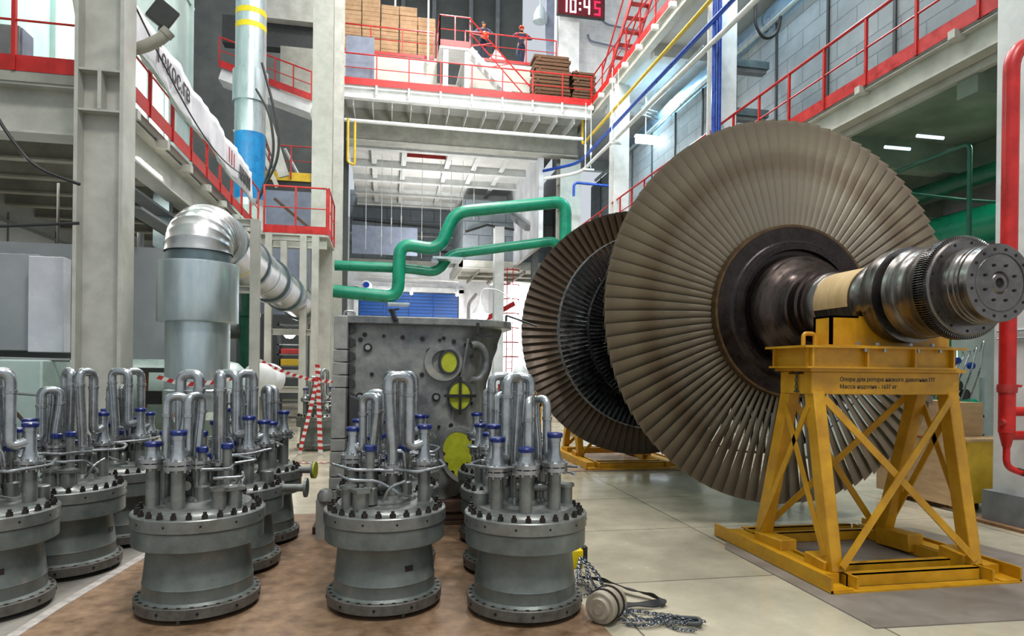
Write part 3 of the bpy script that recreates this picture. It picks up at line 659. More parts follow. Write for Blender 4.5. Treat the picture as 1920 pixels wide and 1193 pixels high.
m = MB(); m.tube(fillet([(-.4, 6.5, 2.03), (-.4, 6.5, 2.1), (-.3, 6.5, 2.1), (-.3, 6.5, 2.03)], .04, 5), .01, 8); fin('lifting_eye', m, 'steel', t)
# hose clamps and rods lying on the casing
t = thing('clamp', 'black angled clamp lying on the casing top edge', 'clamp', (.06, 6.38, 2.04))
m = MB(); m.bar((.02, 6.34, 2.1), (.12, 6.36, 2.12), .03, .02); m.bar((.05, 6.33, 2.11), (.09, 6.3, 2.0), .035, .035); fin('jaw', m, 'black', t)
m = MB(); m.bar((.09, 6.31, 2.02), (.095, 6.31, 1.97), .05, .03); fin('grip', m, 'dark', t)
m = MB(); m.tube(fillet([(1.2, 6.52, 2.04), (1.2, 6.52, 2.1)], .02), .012, 8); m.tube([(1.2, 6.52, 2.1), (1.5, 6.42, 1.99)], .011, 8)
one('bent_rod', m, 'black', 'black bent rod sticking out from the right tip of the casing', 'rod')
m = MB(); m.box(.86, .89, 6.27, 6.29, 1.88, 2.0); m.box(.86, 1.08, 6.27, 6.29, 1.86, 1.885)
one('angle_bracket', m, 'black', 'black L shaped bracket under the casing top flange', 'bracket')
tw = [((.0, .95), (6.42, 6.58), (.055, .13)), ((-.3, 1.0), (6.40, 6.6), (.135, .245)), ((.1, .95), (6.42, 6.6), (.006, .05)), ((-.65, -.42), (6.25, 6.9), (.006, .07)), ((.55, .98), (6.62, 7.3), (.006, .25)), ((-.3, .2), (6.62, 7.3), (.006, .25))]
for i, (X, Y, Zz) in enumerate(tw):
    m = MB(); m.box(X[0], X[1], Y[0], Y[1], Zz[0], Zz[1])
    one('timber_block', m, 'dark_wood', ('dark timber baulk in front of the casing foot', 'upper dark timber baulk right under the casing shell', 'low plank lying before the casing timbers', 'short dark board under the stacked joint segments', 'timber block under the right rear of the casing', 'timber block under the left rear of the casing')[i], 'timber', 'timbers under the casing', bevel=.006)
m = MB(); m.lathe([(0, .075), (.05, .075), (.09, .05), (.11, .0)], o=(-.52, 6.1, .35), seg=20); m.box(-.6, -.44, 6.05, 6.15, 0, .36)
one('guide_cone', m, 'casing', 'small dark rounded cone at the foot of the casing joint', 'guide')

# ============================================================ LOW PRESSURE ROTOR
AX, AZ, YR = 4.02, 2.165, 7.9
rt = thing('turbine_rotor', 'huge low pressure turbine rotor with two bladed discs resting on yellow stands', 'rotor', (AX, YR, 0))
O = (AX, 0, AZ)
m = MB(); m.lathe([(5.86, .70), (5.86, .838)], O, 'y', 96, False, False); m.lathe([(5.86, .838), (5.855, .842), (5.855, .866), (5.87, .872), (6.16, .872), (6.17, .8)], O, 'y', 96, False, False); fin('rim_ring', m, 'hub_edge', rt)
m = MB(); m.lathe([(5.845, .56), (5.845, .60), (5.80, .612), (5.80, .665), (5.812, .675), (5.825, .68), (5.845, .70), (5.852, .72), (5.852, .84), (5.86, .84)], O, 'y', 96, False, False); fin('disc_face', m, 'hub', rt)
m = MB()
for k in range(40):
    a = 2 * PI * k / 40; m.cyl((AX + .64 * math.cos(a), 5.797, AZ + .64 * math.sin(a)), (AX + .64 * math.cos(a), 5.803, AZ + .64 * math.sin(a)), .0085, 8)
for ring_r, n in ((.79, 96), (.765, 96)):
    for k in range(n): a = 2 * PI * (k + (.5 if ring_r > .77 else 0)) / n; m.cyl((AX + ring_r * math.cos(a), 5.85, AZ + ring_r * math.sin(a)), (AX + ring_r * math.cos(a), 5.853, AZ + ring_r * math.sin(a)), .004, 6)
fin('balance_holes', m, 'hole', rt)
prof = [(5.845, .56), (5.80, .55), (5.76, .545), (5.70, .53), (5.66, .50), (5.62, .44), (5.56, .385), (5.50, .36), (5.49, .34), (5.42, .34), (5.41, .355), (5.36, .355), (5.35, .33), (5.30, .33), (5.29, .30)]
m = MB(); m.lathe(prof[::-1], O, 'y', 80, False, False); fin('gland_section', m, 'shaft_dark', rt)
m = MB(); m.lathe([(4.60, .27), (4.64, .295), (4.70, .30), (4.705, .272), (5.20, .272), (5.21, .285), (5.24, .305), (5.30, .305)], O, 'y', 72, False, False); fin('journal', m, 'shaft', rt)
m = MB(); m.lathe([(4.20, .33), (4.22, .345), (4.30, .35), (4.31, .30), (4.36, .30), (4.37, .372), (4.44, .376), (4.50, .372), (4.51, .32), (4.57, .31), (4.60, .27)], O, 'y', 80, False, False); fin('thrust_collar', m, 'shaft', rt)
m = MB(); m.lathe([(3.985, .365), (4.0, .362), (4.03, .345), (4.16, .315), (4.20, .33)], O, 'y', 80, False, False); fin('cone', m, 'shaft', rt)
m = MB(); NT = 128; vs = []
for k in range(NT * 4):
    a = 2 * PI * k / (NT * 4); r = .368 if k % 4 in (0, 1) else .345; vs.append((a, r))
V = [(AX + r * math.cos(a), y, AZ + r * math.sin(a)) for y in (3.90, 3.985) for a, r in vs]; n4 = NT * 4
m.add(V, [(k, (k + 1) % n4, n4 + (k + 1) % n4, n4 + k) for k in range(n4)] + [tuple(range(n4))[::-1], tuple(range(n4, 2 * n4))]); m.lathe([(3.875, .27), (3.875, .33), (3.885, .343), (3.91, .345)], O, 'y', 80, False, False)
fin('turning_gear', m, 'shaft', rt, angle=20)
m = MB()
for k in range(14):
    a = 2 * PI * (k + .4) / 14; m.cyl((AX + .31 * math.cos(a), 3.872, AZ + .31 * math.sin(a)), (AX + .31 * math.cos(a), 3.876, AZ + .31 * math.sin(a)), .010, 10)
for k in range(16):
    a = 2 * PI * (k + .5) / 16; m.cyl((AX + .226 * math.cos(a), 3.640, AZ + .226 * math.sin(a)), (AX + .226 * math.cos(a), 3.646, AZ + .226 * math.sin(a)), .0105, 12)
for k in range(8):
    a = 2 * PI * (k + .5) / 8; m.cyl((AX + .125 * math.cos(a), 3.636, AZ + .125 * math.sin(a)), (AX + .125 * math.cos(a), 3.6485, AZ + .125 * math.sin(a)), .0095, 12)
m.lathe([(3.655, .0), (3.655, .032)], O, 'y', 24, False, False)
fin('bolt_holes', m, 'hole', rt)
m = MB(); m.lathe([(3.66, .03), (3.645, .034), (3.645, .058), (3.652, .064), (3.656, .072), (3.645, .078), (3.645, .188), (3.650, .192), (3.650, .197), (3.643, .2), (3.643, .258), (3.648, .263), (3.70, .264), (3.705, .260), (3.712, .260), (3.715, .268), (3.73, .268), (3.735, .262), (3.745, .262), (3.75, .27), (3.77, .27), (3.775, .265), (3.785, .265), (3.79, .272), (3.875, .272)], O, 'y', 96, False, False); fin('coupling_flange', m, 'shaft', rt)
m = MB(); K = 20; V = []
for yy in (4.76, 5.19):
    for rr in (.276, .284):
        for k in range(K + 1):
            a = math.radians(18 + 175 * k / K); V.append((AX + rr * math.cos(a), yy, AZ + rr * math.sin(a)))
N1 = K + 1
m.add(V, [f for k in range(K) for f in ((N1 + k, N1 + k + 1, 3 * N1 + k + 1, 3 * N1 + k), (k + 1, k, 2 * N1 + k, 2 * N1 + k + 1), (k, k + 1, N1 + k + 1, N1 + k), (2 * N1 + k + 1, 2 * N1 + k, 3 * N1 + k, 3 * N1 + k + 1))] + [(0, N1, 3 * N1, 2 * N1), (K, 2 * N1 + K, 3 * N1 + K, N1 + K)])
fin('plywood_wrap', m, 'wrap', rt)
m = MB(); m.lathe([(6.1, .8), (6.2, .84), (9.7, .84), (9.8, .8)], O, 'y', 64, False, False); fin('drum', m, 'hub', rt)
m = MB(); m.lathe([(9.72, .80), (9.72, .87), (10.03, .87), (10.03, .72), (10.08, .6), (10.1, .5), (10.3, .36), (10.6, .34), (10.62, .28), (11.4, .275), (11.42, .36), (11.6, .36), (11.62, .33), (12.1, .33), (12.1, .0)], O, 'y', 64, False, False); fin('rear_shaft', m, 'shaft_dark', rt)
def blade_mesh(r0, r1, y0, flip=1, c0=.15, c1=.185, f0=24, f1=70, t0=.022, t1=.006, NS=12):
    m = MB(); K = 7; ring_n = 2 * K
    for i in range(NS + 1):
        s = i / NS; r = r0 + (r1 - r0) * s; f = math.radians(f0 + (f1 - f0) * s ** .7); c = c0 + (c1 - c0) * s - .03 * math.sin(PI * s) * 0; th = t0 + (t1 - t0) * s ** .6; cam_ = .030 * (1 - s) ** 1.3 + .004
        up_, lo = [], []
        for k in range(K):
            q = k / (K - 1); u_ = (q - .5) * c; bow = cam_ * (1 - (2 * q - 1) ** 2); h = th * math.sqrt(max(0, 1 - (2 * q - 1) ** 2)) * .5 + .0008
            for lst, sg in ((up_, 1), (lo, -1)):
                n = bow + sg * h; X = -u_ * math.sin(f) - n * math.cos(f); Y = u_ * math.cos(f) - n * math.sin(f); lst.append((X, y0 + flip * Y, r))
        m.v += [(p[0], p[1], p[2]) for p in up_ + lo[::-1]]
    for i in range(NS):
        for k in range(ring_n):
            a, b = i * ring_n + k, i * ring_n + (k + 1) % ring_n; q = (a, b, b + ring_n, a + ring_n); m.f.append(q if flip > 0 else q[::-1]); m.mi.append(0)
    m.f += [tuple(range(ring_n)), tuple(range(NS * ring_n, NS * ring_n + ring_n))]; m.mi += [0, 0]
    return m
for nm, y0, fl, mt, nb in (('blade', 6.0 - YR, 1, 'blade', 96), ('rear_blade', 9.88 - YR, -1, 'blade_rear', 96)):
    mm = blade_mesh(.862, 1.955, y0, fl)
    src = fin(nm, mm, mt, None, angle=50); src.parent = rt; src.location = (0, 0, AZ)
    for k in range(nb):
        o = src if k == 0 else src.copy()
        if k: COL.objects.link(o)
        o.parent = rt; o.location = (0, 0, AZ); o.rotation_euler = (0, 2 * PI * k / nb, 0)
for y0, R, r0, nb, fl in ((9.42, 1.49, .84, 110, -1), (8.98, 1.16, .84, 120, -1), (8.62, 1.0, .84, 130, -1), (6.5, 1.49, .84, 110, 1), (6.95, 1.16, .84, 120, 1), (7.3, 1.0, .84, 130, 1)):
    one_ = blade_mesh(r0, R, 0, fl, .11, .085, 25, 48, .02, .009, 4); m = MB()
    for k in range(nb):
        a = 2 * PI * k / nb; ca, sa = math.cos(a), math.sin(a); b0 = len(m.v)
        m.v += [(AX + v[0] * ca + v[2] * sa, y0 + v[1], AZ - v[0] * sa + v[2] * ca) for v in one_.v]; m.f += [tuple(b0 + i for i in f) for f in one_.f]; m.mi += [0] * len(one_.f)
    tag(fin('stage_blades', m, 'blade_dark', rt), None, None, None, 'stuff')
    m = MB(); e = -.045 * fl * 0; m.lathe([(y0 - .05, R - .004), (y0 - .052, R + .012), (y0 + .05, R + .012), (y0 + .05, R - .004), (y0 - .05, R - .004)], O, 'y', 96, False, False); fin('shroud_ring', m, 'steel' if R > 1.4 else 'blade_dark', rt)

# ============================================================ YELLOW STANDS
def stand(label, cy, sy0, sy1, text=False, x0=3.18, x1=4.50):
    t = thing('rotor_stand', label, 'stand', (3.85, cy, 0))
    yf0, yb0 = cy - .15, cy + .15; yfb, ybb = cy - .38, cy + .53
    for x in (x0 + .06, x1 - .06):
        for ya, yb in ((yf0, yfb), (yb0, ybb)):
            m = MB(); m.bar((x, ya, 1.40), (x, yb, .09), .115, .10, (1, 0, 0)); m.bar((x, ya, .11), (x, yb, .09), .15, .15); fin('leg', m, 'yellow', t, bevel=.008)
    for y, s in ((yf0, -1), (yb0, 1)):
        m = MB(); m.box(x0, x1, y - .05, y + .05, 1.385, 1.56); fin('top_beam', m, 'yellow', t, bevel=.006)
    for x in (x0, x1 - .12):
        m = MB(); m.box(x, x + .12, yf0 + .05, yb0 - .05, 1.385, 1.54); fin('end_beam', m, 'yellow', t, bevel=.006)
    m = MB(); m.box(x0 - .03, x1 + .03, yf0 - .08, yb0 + .08, 1.56, 1.585); fin('cap_plate', m, 'yellow', t)
    # braces
    def brace(p, q): m = MB(); m.bar(p, q, .055, .012, (0, 1, 0)); fin('brace', m, 'yellow', t)
    for ya, yb, o_ in ((yf0, yfb, -.06), (yb0, ybb, .06)):
        brace((x0 + .1, ya + o_, 1.36), (x1 - .08, yb + o_, .14)); brace((x1 - .1, ya + o_ * 1.25, 1.36), (x0 + .08, yb + o_ * 1.25, .14))
    for x in (x0 + .01, x1 - .01):
        m = MB(); m.bar((x, yf0, 1.3), (x, ybb - .03, .2), .012, .05, (0, 0, 1)); fin('brace', m, 'yellow', t)
        m = MB(); m.bar((x, yb0, 1.3), (x, yfb + .03, .2), .012, .05, (0, 0, 1)); fin('brace', m, 'yellow', t)
    # upper box carrying the saddle
    b0, b1 = x0 - .06, x1 - .08
    m = MB(); m.box(b0, b1, yf0 - .07, yf0 - .05, 1.585, 1.74); m.box(b0, b1, yb0 + .05, yb0 + .07, 1.585, 1.74); fin('box_web', m, 'yellow', t)
    m = MB(); m.box(b0 - .05, b1 + .07, yf0 - .13, yb0 + .10, 1.74, 1.757); m.box(b0 - .02, b1 + .02, yf0 - .11, yb0 + .09, 1.585, 1.6); fin('box_plate', m, 'yellow', t)
    for x in (b0 + .03, b0 + .5, b0 + .92, b1 - .03):
        m = MB(); m.box(x - .008, x + .008, yf0 - .11, yb0 + .09, 1.6, 1.74); fin('stiffener', m, 'yellow', t)
    # saddle with round cut for the journal
    RS = .30; pr = [(AX - .60, 1.757), (AX - .60, 2.0), (AX - .42, 2.0)]
    A0, A1 = math.radians(215), math.radians(325)
    a_pts = [(AX + RS * math.cos(A0 + (A1 - A0) * k / 20), AZ + RS * math.sin(A0 + (A1 - A0) * k / 20)) for k in range(21)]
    lft = [(AX - .60, 1.757), (AX - .60, 2.0), (a_pts[0][0] - .15, 2.0)] + a_pts + [(a_pts[-1][0] + .1, 2.0), (AX + .48, 1.9), (AX + .48, 1.757)]
    for y in (cy - .1, cy + .09):
        m = MB()
        # saddle cheek as strips under the arc
        P = [(AX - .60, 2.0), (a_pts[0][0] - .02, 2.0)] + a_pts + [(AX + .48, 1.95)]
        for (xa, za), (xb, zb) in zip(P, P[1:]):
            if xb - xa > 1e-4: m.prism([(xa, 1.757), (xb, 1.757), (xb, zb), (xa, za)], 'y', y, y + .03)
        fin('saddle_cheek', m, 'yellow', t)
    m = MB(); m.box(AX - .60, AX - .585, cy - .1, cy + .12, 1.757, 2.0); m.box(AX - .60, AX - .36, cy - .1, cy + .12, 1.985, 2.0); fin('saddle_end', m, 'yellow', t)
    m = MB(); V = [(x, y, z) for y in (cy - .09, cy + .11) for (x, z) in a_pts] + [(AX + (x - AX) * 1.04, y, AZ + (z - AZ) * 1.04) for y in (cy - .09, cy + .11) for (x, z) in a_pts]; Q = 21
    m.add(V, [f for k in range(20) for f in ((k, k + 1, Q + k + 1, Q + k), (2 * Q + k + 1, 2 * Q + k, 3 * Q + k, 3 * Q + k + 1), (k + 1, k, 2 * Q + k, 2 * Q + k + 1), (Q + k, Q + k + 1, 3 * Q + k + 1, 3 * Q + k))] + [(0, Q, 3 * Q, 2 * Q), (20, 2 * Q + 20, 3 * Q + 20, Q + 20)]); fin('saddle_pad', m, 'wrap', t)
    m = MB(); m.box(AX - .72, AX + .42, cy - .2, cy + .2, 1.757, 1.768); fin('saddle_plate', m, 'yellow', t)
    for x in (AX - .42, AX - .25, AX + .05, AX + .25):
        m = MB(); m.cyl((x, cy - .25, 1.715), (x, cy - .25, 1.74), .014, 8); m.cyl((x, cy - .17, 1.768), (x, cy - .17, 1.79), .016, 6); fin('bolt', m, 'steel', t)
    m = MB(); m.tube(fillet([(b0 + .02, yf0, 1.757), (b0 + .02, yf0, 1.85), (b0 + .12, yf0, 1.85), (b0 + .12, yf0, 1.757)], .03, 5), .016, 8); fin('lifting_eye', m, 'yellow', t)
    # skids: angle sections along y and crosswise
    for x, s in ((x0 - .03, -1), (x1 + .07, 1)):
        m = MB(); m.box(x - .09, x + .09, sy0, sy1, 0.012, .03); m.box(x + s * .08 - .008, x + s * .08 + .008, sy0, sy1, .012, .12); fin('skid', m, 'yellow', t)
        m = MB(); m.box(x - .09 if s > 0 else x - .05, x + .05 if s > 0 else x + .09, sy0 + .15, sy1 - .15, .03, .10); m.box(x - s * .14 - .01, x - s * .14 + .01, sy0 + .02, sy1 - .15, .012, .105); fin('skid_rail', m, 'yellow', t)
    for y in (sy0 + .12, sy0 + .34, sy1 - .35, sy1 - .15):
        m = MB(); m.box(x0 + .1, x1 - .1, y - .008, y + .008, .012, .10); m.box(x0 + .1, x1 - .1, y - .008, y + .06, .092, .10); fin('cross_channel', m, 'yellow', t)
    m = MB(); m.box(x0 - .1, x1 + .15, sy0 - .01, sy0 + .08, .008, .02); fin('front_flat', m, 'yellow', t)
    if text:
        text_part('Опора для ротора низкого давления ПТ', .044, (x0 + .24, yf0 - .051, 1.488), (PI / 2, 0, 0), 'black', t, depth=.001)
        text_part('Масса изделия - 1637 кг', .044, (x0 + .24, yf0 - .051, 1.432), (PI / 2, 0, 0), 'black', t, depth=.001)
        m = MB(); m.box(x0 + .20, x1 - .12, yf0 - .0505, yf0 - .05, 1.40, 1.55); 
        m = MB()
        for k in range(6):
            z = 1.545 - k * .026; T = [Vector((x0 - .012, yf0 + .12 + (.006 if k % 2 else .015) * math.sin(a), z + .017 * math.cos(a))) for a in [2 * PI * q / 10 for q in range(11)]]; m.tube(T, .004, 6, False)
        m.box(x0 - .02, x0 - .002, yf0 + .10, yf0 + .14, 1.395, 1.41); m.box(x0 - .02, x0 - .002, yf0 + .10, yf0 + .14, 1.55, 1.56)
        fin('chain', m, 'dark', t)
    return t
stand('yellow rotor stand in front carrying black lettering under the shaft', 4.62, 4.02, 5.66, True)
stand('rear yellow rotor stand glimpsed below the far bladed disc', 10.95, 9.65, 12.0)
m = MB(); m.prism([(2.93, 3.45), (2.93, 5.23), (3.25, 5.75), (5.2, 5.65), (5.6, 3.35)], 'z', 0, .008)
tag(fin('floor_mat', m, 'grey_sheet'), 'thin brown protective sheet under the front yellow stand', 'floor mat')
m = MB(); m.prism([(2.8, 9.55), (4.95, 9.45), (4.9, 12.2), (2.8, 12.2)], 'z', 0, .008)
tag(fin('floor_mat', m, 'brown_sheet'), 'thin brown sheet under the rear yellow stand', 'floor mat')

# ============================================================ BENT VENTILATION DUCT (left)
DX, DY = -2.27, 8.6
t = thing('ventilation_duct', 'large shiny metal duct rising on the left and bending away under the balcony', 'duct', (DX, DY, 0))
m = MB(); m.lathe([(.9, .30), (1.0, .38), (1.25, .385), (1.255, .40), (1.27, .385)], (DX, DY, 0), 'z', 48, False, False); fin('lower_sleeve', m, 'zinc', t)
m = MB(); m.lathe([(1.05, .365), (2.2, .365)], (DX, DY, 0), 'z', 56, False, False); fin('riser', m, 'zinc', t)
m = MB(); m.lathe([(2.08, .36), (2.08, .455), (2.095, .46), (2.78, .46), (2.80, .455), (2.80, .36)], (DX, DY, 0), 'z', 64, False, False); fin('jacket', m, 'zinc', t)
m = MB(); m.lathe([(2.80, .37), (2.93, .37)], (DX, DY, 0), 'z', 48, False, False); fin('neck', m, 'zinc_band', t)
RB = .5; RD = .385; ZC = 2.93; segs = 9; m = MB(); pp = []; rr = []
for k in range(segs):
    for q, d_ in ((0, .007), (.10, .007), (.101, .0), (.5, .0), (.999, .0)):
        a0 = PI / 2 * (k + q) / segs; pp.append((DX, DY + RB - RB * math.cos(a0), ZC + RB * math.sin(a0) * .62)); rr.append(RD + d_)
m.tube(pp, RD, 48, False, rr)
fin('elbow', m, 'aluminium', t)
ZR = ZC + RB * .62
m = MB(); m.lathe([(DY + RB - .05, RD), (20.5, RD)], (DX, 0, ZR), 'y', 56, False, True); fin('run', m, 'aluminium', t)
for y, wd, mt, dr in ((9.35, .05, 'zinc', .02), (10.2, .04, 'yellow_band', .003), (11.2, .12, 'zinc_band', .03), (12.3, .05, 'zinc', .01), (13.3, .3, 'zinc_band', .05), (15.3, .3, 'zinc_band', .05), (18.0, .35, 'zinc_band', .06)):
    m = MB(); m.lathe([(y, RD - .01), (y, RD + dr), (y + wd, RD + dr), (y + wd, RD - .01)], (DX, 0, ZR), 'y', 48, False, False); fin('duct_band', m, mt, t)
# frame that carries the duct
t = thing('duct_support', 'slim white steel frame holding up the bent metal duct', 'frame', (-1.9, 9.5, 0))
for x, y in ((-1.80, 9.6), (-2.75, 9.6)):
    m = MB(); m.ibeam((x, y, 0), (x, y, 3.6 if x > -2 else 3.0), .12, .12, .02, .02, (0, 1, 0)); fin('post', m, 'cream', t)
for z in (3.55, 2.62): m = MB(); m.ibeam((-2.1, 9.6, z), (-1.8, 9.6, z), .1, .1, .015, .015); fin('crossbar', m, 'cream', t)
t = thing('duct_support', 'far white steel frame below the red edged landing', 'frame', (-2.4, 16.5, 0))
for x in (-2.8, -2.0, -1.72):
    m = MB(); m.ibeam((x, 16.6, 0), (x, 16.6, 4.75), .16, .16, .02, .02, (0, 1, 0)); fin('post', m, 'cream', t)
for z in (4.7, 2.4, 1.0): m = MB(); m.ibeam((-2.85, 16.6, z), (-1.75, 16.6, z), .15, .12, .02, .02); fin('crossbar', m, 'cream', t)
m = MB(); m.ibeam((-2.45, 16.55, 3.3), (-2.45, 16.55, 4.6), .14, .14, .02, .02, (0, 1, 0)); fin('strut', m, 'cream', t)
# horizontal tank
t = thing('storage_tank', 'pale green horizontal tank behind the burner units, dished end to the right', 'tank', (-3.4, 9.9, 0))
m = MB(); m.lathe([(-5.4, .0), (-5.38, .3), (-5.3, .5), (-5.2, .56), (-2.35, .56), (-2.15, .52), (-2.0, .38), (-1.93, .2), (-1.92, 0)], (0, 10.2, 1.08), 'x', 48, False, False); fin('shell', m, 'pale_green', t)
for x in (-4.6, -2.8): m = MB(); m.box(x, x + .2, 9.8, 10.6, 0, .62); fin('saddle', m, 'cream_dark', t)
t = thing('storage_tank', 'smaller whitish vessel with rounded end right of the metal duct', 'tank', (-1.9, 11.6, 0))
m = MB(); m.lathe([(12.0, 0), (12.03, .16), (12.08, .24), (12.16, .30), (13.2, .30), (13.3, .2)], (-2.2, 0, 1.32), 'y', 40, False, True); fin('shell', m, 'white_paint', t)
m = MB(); m.box(-2.4, -2.0, 12.4, 12.6, 0, 1.05); fin('saddle', m, 'cream_dark', t)
t = thing('cabinet', 'pale green sheet enclosure behind the leftmost burner units', 'enclosure', (-5.5, 8.2, 0))
m = MB(); m.box(-6.6, -3.75, 8.1, 8.9, .05, 1.60); fin('body', m, 'pale_green', t, bevel=.02)
for x in (-5.9, -5.2, -4.6): m = MB(); m.box(x, x + .012, 8.085, 8.1, .1, 1.56); fin('seam', m, 'grey_paint', t)
m = MB(); m.tube([(-5.0, 7.8, 1.62), (-3.6, 8.4, 1.6)], .02, 8); m.tube([(-4.9, 7.75, 1.32), (-3.5, 7.9, 1.2)], .014, 8); m.box(-4.35, -4.15, 7.75, 7.86, 1.24, 1.31); fin('tie_rod', m, 'grey_paint', t)
t = thing('wall_cabinet', 'large glossy white cabinet left of the wide column', 'cabinet', (-5.4, 9.2, 0))
m = MB(); m.box(-7.0, -4.36, 9.3, 10.4, 1.72, 2.95); fin('body', m, 'left_wall', t, bevel=.01)
m = MB(); m.box(-4.38, -3.98, 9.1, 9.3, 1.70, 2.9); fin('door', m, 'white_panel', t, bevel=.01)
m = MB(); m.box(-7.0, -3.0, 10.5, 10.6, 1.6, 3.3); fin('back_panel', m, 'left_wall', t)
for i, (pts, lb) in enumerate((([(-4.3, 8.0, 4.5), (-4.1, 8.0, 4.1), (-3.8, 8.0, 3.7), (-3.35, 8.0, 3.55)], 'black cable sagging from the balcony underside to the wide column'),
    ([(-4.75, 7.6, 2.2), (-4.55, 7.7, 2.7), (-4.45, 7.7, 2.98), (-4.1, 7.8, 3.0), (-3.35, 8.0, 3.12)], 'black cable running down past the white cabinet'),
    ([(-4.9, 11, 4.3), (-4.9, 11, 3.2), (-4.6, 11, 3.05), (-4.0, 11, 2.8)], 'thin dark conduit on the grey wall left of the wide column'))):
    m = MB(); m.tube(fillet(pts, .2, 8), .018, 8); one('cable', m, 'black', lb, 'cable')
# clutter behind: cable trays under the balcony
t = thing('cable_tray', 'bundle of dark cable trays under the balcony left of the metal elbow', 'cable tray', (-3.6, 12, 4))
for x, z in ((-3.9, 4.1), (-3.7, 3.75), (-4.2, 3.55)):
    m = MB(); m.box(x, x + .3, 10, 17, z, z + .04); m.box(x, x + .02, 10, 17, z, z + .12); fin('tray', m, 'grey_paint', t)
    m = MB(); m.tube([(x + .1, 10, z + .07), (x + .12, 17, z + .07)], .035, 8); fin('cable_bundle', m, 'black', t)
m = MB(); m.box(-3.9, -3.65, 12, 12.2, 2.2, 4.6); one('hanger_post', m, 'zinc_band', 'grey galvanised post beneath the balcony between the wide column and the metal elbow', 'post')
for i, (pts, r, mt, lb) in enumerate((([(-5.4, 11.5, 3.35), (-3.4, 11.5, 3.15)], .045, 'cream', 'pale pipe crossing left of the bent metal duct'),
    ([(-3.95, 11.2, 1.5), (-3.95, 11.2, 3.0), (-4.1, 11.2, 3.05)], .03, 'zinc_band', 'thin grey conduit rising between the wide column and the bent duct'),
    ([(-3.75, 11.0, 1.6), (-3.75, 11.0, 3.6)], .05, 'grey_paint', 'vertical grey pipe tight to the left of the bent duct'),
    ([(-5.3, 12.0, 3.5), (-4.0, 12.0, 2.6)], .02, 'cream', 'thin slanting rod left of the bent metal duct'))):
    m = MB(); m.tube(fillet(pts, .1), r, 10); one('service_pipe', m, mt, lb, 'pipe')
m = MB(); m.box(-4.75, -4.15, 10.9, 10.95, 1.75, 2.85); one('sheet_screen', m, 'pale_green', 'narrow pale panel just right of the wide column', 'panel')
m = MB(); m.bar((-4.1, 7.6, 1.45), (-3.8, 7.9, .9), .03, .03); one('leaning_bar', m, 'dark_wood', 'rusty bar leaning behind the left burner units', 'bar')
t = thing('trestle', 'brown wooden trestle with dark box between the wide column and the bent duct', 'trestle', (-3.3, 8.9, 0))
for x in (-3.1, -2.82): m = MB(); m.bar((x, 9.2, 0), (x + .05, 9.2, 1.5), .05, .05); fin('leg', m, 'wood', t)
m = MB(); m.box(-3.15, -2.72, 9.1, 9.3, 1.46, 1.52); fin('top', m, 'dark', t)
m = MB(); m.box(-3.1, -2.85, 9.1, 9.3, 1.05, 1.22); fin('switch', m, 'black', t)
# vertical duct with blue band
t = thing('ventilation_duct', 'tall round metal duct with blue band and two yellow stripes above the balcony', 'duct', (-3.66, 18.3, BZ))
VX, VY = -3.72, 18.9
m = MB(); m.lathe([(4.95, .40), (16.5, .40)], (VX, VY, 0), 'z', 48, False, False); fin('shell', m, 'zinc', t)
for z0, z1, r, mt, nm in ((6.1, 7.9, .403, 'blue_band', 'blue_band'), (8.75, 9.6, .46, 'zinc', 'sleeve'), (11.1, 11.25, .403, 'yellow_band', 'yellow_stripe'), (10.72, 10.87, .403, 'yellow_band', 'yellow_stripe'), (5.0, 5.9, .43, 'pale_green', 'foot_sleeve')):
    m = MB(); m.lathe([(z0, .39), (z0, r), (z1, r), (z1, .39)], (VX, VY, 0), 'z', 48, False, False); fin(nm, m, mt, t)
# flood light and bent insulated pipe near the column
t = thing('flood_light', 'square dark flood light at the top beside the wide column', 'lamp', (-3.1, 9.3, 6.6))
mtx = Euler((.25, .55, .4)).to_matrix(); c = Vector((-2.9, 9.2, 6.13))
def rbox(m, c, sx, sy, sz, R): return m.add([c + R @ Vector((x * sx, y * sy, z * sz)) for x in (-.5, .5) for y in (-.5, .5) for z in (-.5, .5)], [(0, 1, 3, 2), (4, 6, 7, 5), (0, 4, 5, 1), (2, 3, 7, 6), (0, 2, 6, 4), (1, 5, 7, 3)])
m = MB(); rbox(m, c, .29, .10, .29, mtx); fin('housing', m, 'dark', t, bevel=.01)
m = MB(); rbox(m, c + mtx @ Vector((-.01, .07, 0)), .30, .03, .30, mtx); fin('rim', m, 'white_paint', t)
m = MB(); m.bar(c + Vector((-.05, .05, -.15)), c + Vector((-.1, .1, -.4)), .03, .03); fin('bracket', m, 'grey_paint', t)
m = MB(); m.tube(fillet([(-3.4, 9.2, 5.6), (-3.15, 9.2, 5.66), (-2.93, 9.2, 5.80), (-2.84, 9.2, 5.9)], .15, 8), .075, 14); m.tube([(-2.87, 9.2, 5.86), (-2.82, 9.2, 5.92)], .085, 14)
one('insulated_pipe', m, 'cream_dark', 'short bent lagged pipe below the square flood light', 'pipe')
t = thing('banner', 'white cloth banner with lettering tied along the left balcony railing', 'banner', (BX + .1, 12, 5.6))
m = MB(); Kx, Kz = 60, 6; V = []
for i in range(Kx + 1):
    y = 9.1 + 7.6 * i / Kx
    for j in range(Kz + 1):
        f = j / Kz; top = 6.24 + .02 * (i / Kx) + .03 * math.sin(y * 3); bot = 5.58 - .04 * (i / Kx) + .05 * math.sin(y * 2.1); V.append((BX + .12 + .018 * math.sin(y * 5 + f * 3) + .012 * math.sin(y * 11), y, bot + (top - bot) * f))
